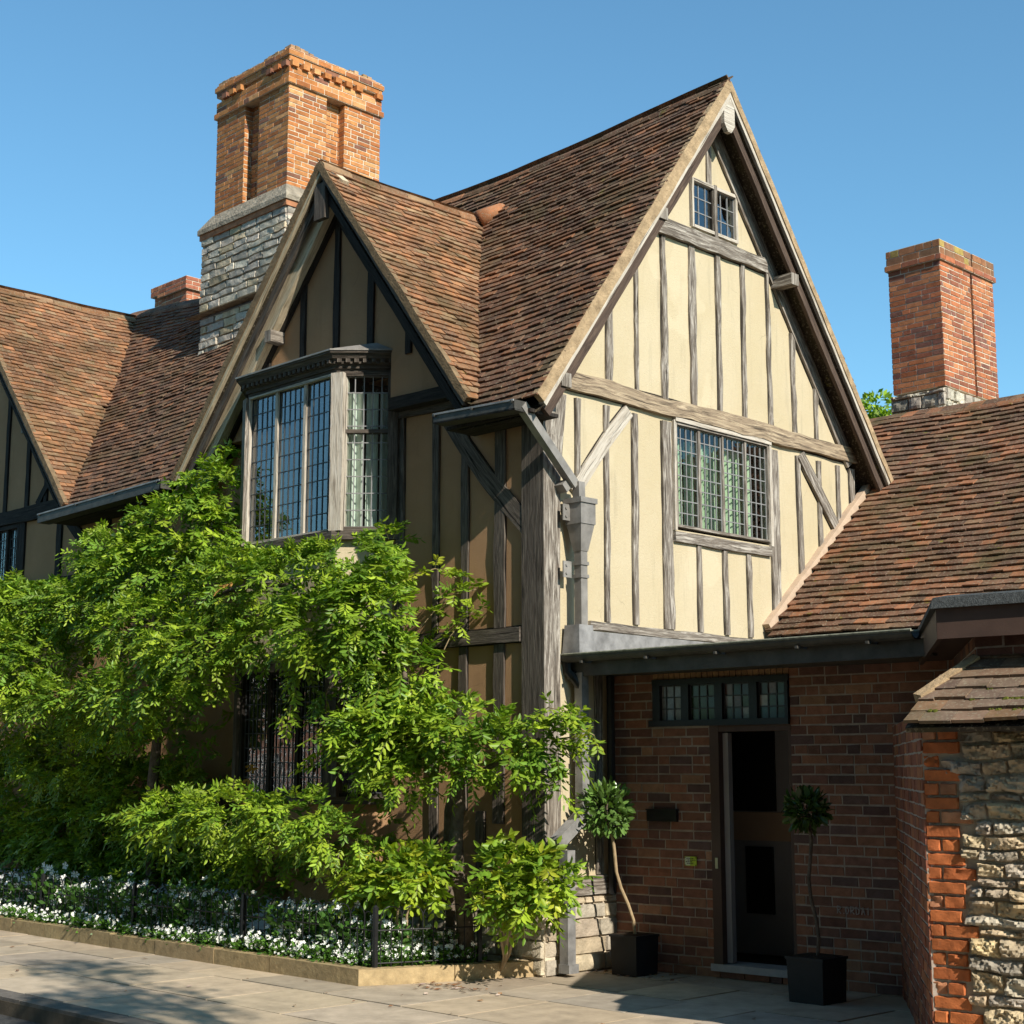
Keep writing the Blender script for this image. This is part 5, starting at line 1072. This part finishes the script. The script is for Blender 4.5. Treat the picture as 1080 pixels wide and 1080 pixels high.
tree('added unseen street tree behind the viewer, its crown over the road blocking sky light', (11.6, -11.2, -.1), 9, [((10, -9.5, 11), (3.0, 2.6, 2.0)), ((6, -9.5, 11.5), (3.0, 2.6, 1.8)), ((2, -9.5, 11.5), (3.0, 2.6, 1.8)), ((4, -8.2, 13.5), (3.6, 2.0, 1.2)), ((8.5, -8.6, 13.6), (3.6, 2.0, 1.2)), ((-2, -9.8, 11.0), (3.0, 2.4, 1.7))], 1900, .36, GP * .4, .3)  # crown added out of view to block sky light above porch and street
# brick house across the street (seen only in the window glass)
Op = thing('brick_house', 'red brick house across the street, seen mirrored in the window glass', 'house', (-9, -14, 0))
def m_wallbrick():
    t = NT('distant_brickwork'); sp = t.n('SeparateXYZ', None, Vector=t.obj()); ad = t.n('Math', {'operation': 'ADD'}); t.set(ad, '0', sp.outputs[0]); t.set(ad, '1', sp.outputs[1]); br = t.n('TexBrick', None, Vector=t.n('CombineXYZ', None, X=ad.outputs[0], Y=sp.outputs[2]).outputs[0], Color1=(.30, .12, .07), Color2=(.22, .09, .06), Mortar=(.35, .3, .25), Scale=4.5); t.bs(Base_Color=br.outputs[0], Roughness=.9); return t.m
B = MB(); B.abox(-34, -22, -20, -12.2, -.1, 4.6); B.build('wall', m_wallbrick(), Op)
B = MB(); B.prism([(-34.3, -20.3), (-21.8, -20.3), (-21.8, -11.9), (-34.3, -11.9)], 4.6, 6.4, [(-34, -16.3), (-23, -16.3), (-23, -15.9), (-34, -15.9)]); B.build('roof', m_plain('slate', (.12, .12, .13), .8, 6, .3, .3), Op)
WHITE = m_plain('white_paint', (.75, .75, .72), .6, 5, .05, 0)
for y in (-19.2, -17.6, -16, -14.4, -13.2):
    for z in (.7, 2.75):
        B = MB(); B.abox(-22, -21.94, y - .06, y + .86, z - .08, z + 1.4); f = B.build('window', WHITE, Op)
        B = MB(); B.abox(-21.94, -21.92, y + .04, y + .36, z + .04, z + 1.3); B.abox(-21.94, -21.92, y + .44, y + .76, z + .04, z + 1.3); B.build('pane', BLACK, f)

Oq = thing('unseen_terrace', 'added unseen brick terrace behind the viewer, tall enough to block sky light from the street', 'house', (6, -15, 0))  # added out of view; its height keeps sky light off the street side
B = MB(); B.abox(-4, 24, -20, -12.4, -.1, 10.6); B.build('wall', bpy.data.materials['distant_brickwork'], Oq)
B = MB(); B.prism([(-4.3, -20.3), (24.3, -20.3), (24.3, -12.1), (-4.3, -12.1)], 10.6, 14.0, [(-4, -16.5), (24, -16.5), (24, -16), (-4, -16)]); B.build('roof', bpy.data.materials['slate'], Oq)
for i in range(7):
    for z in (.9, 4.2, 7.5):
        x = -3 + i * 3.8; B = MB(); B.abox(x - .08, x + 1.18, -12.4, -12.34, z - .08, z + 1.6); f = B.build('window', bpy.data.materials['white_paint'], Oq)
        B = MB(); B.abox(x, x + 1.1, -12.34, -12.32, z, z + 1.5); B.build('pane', BLACK, f)
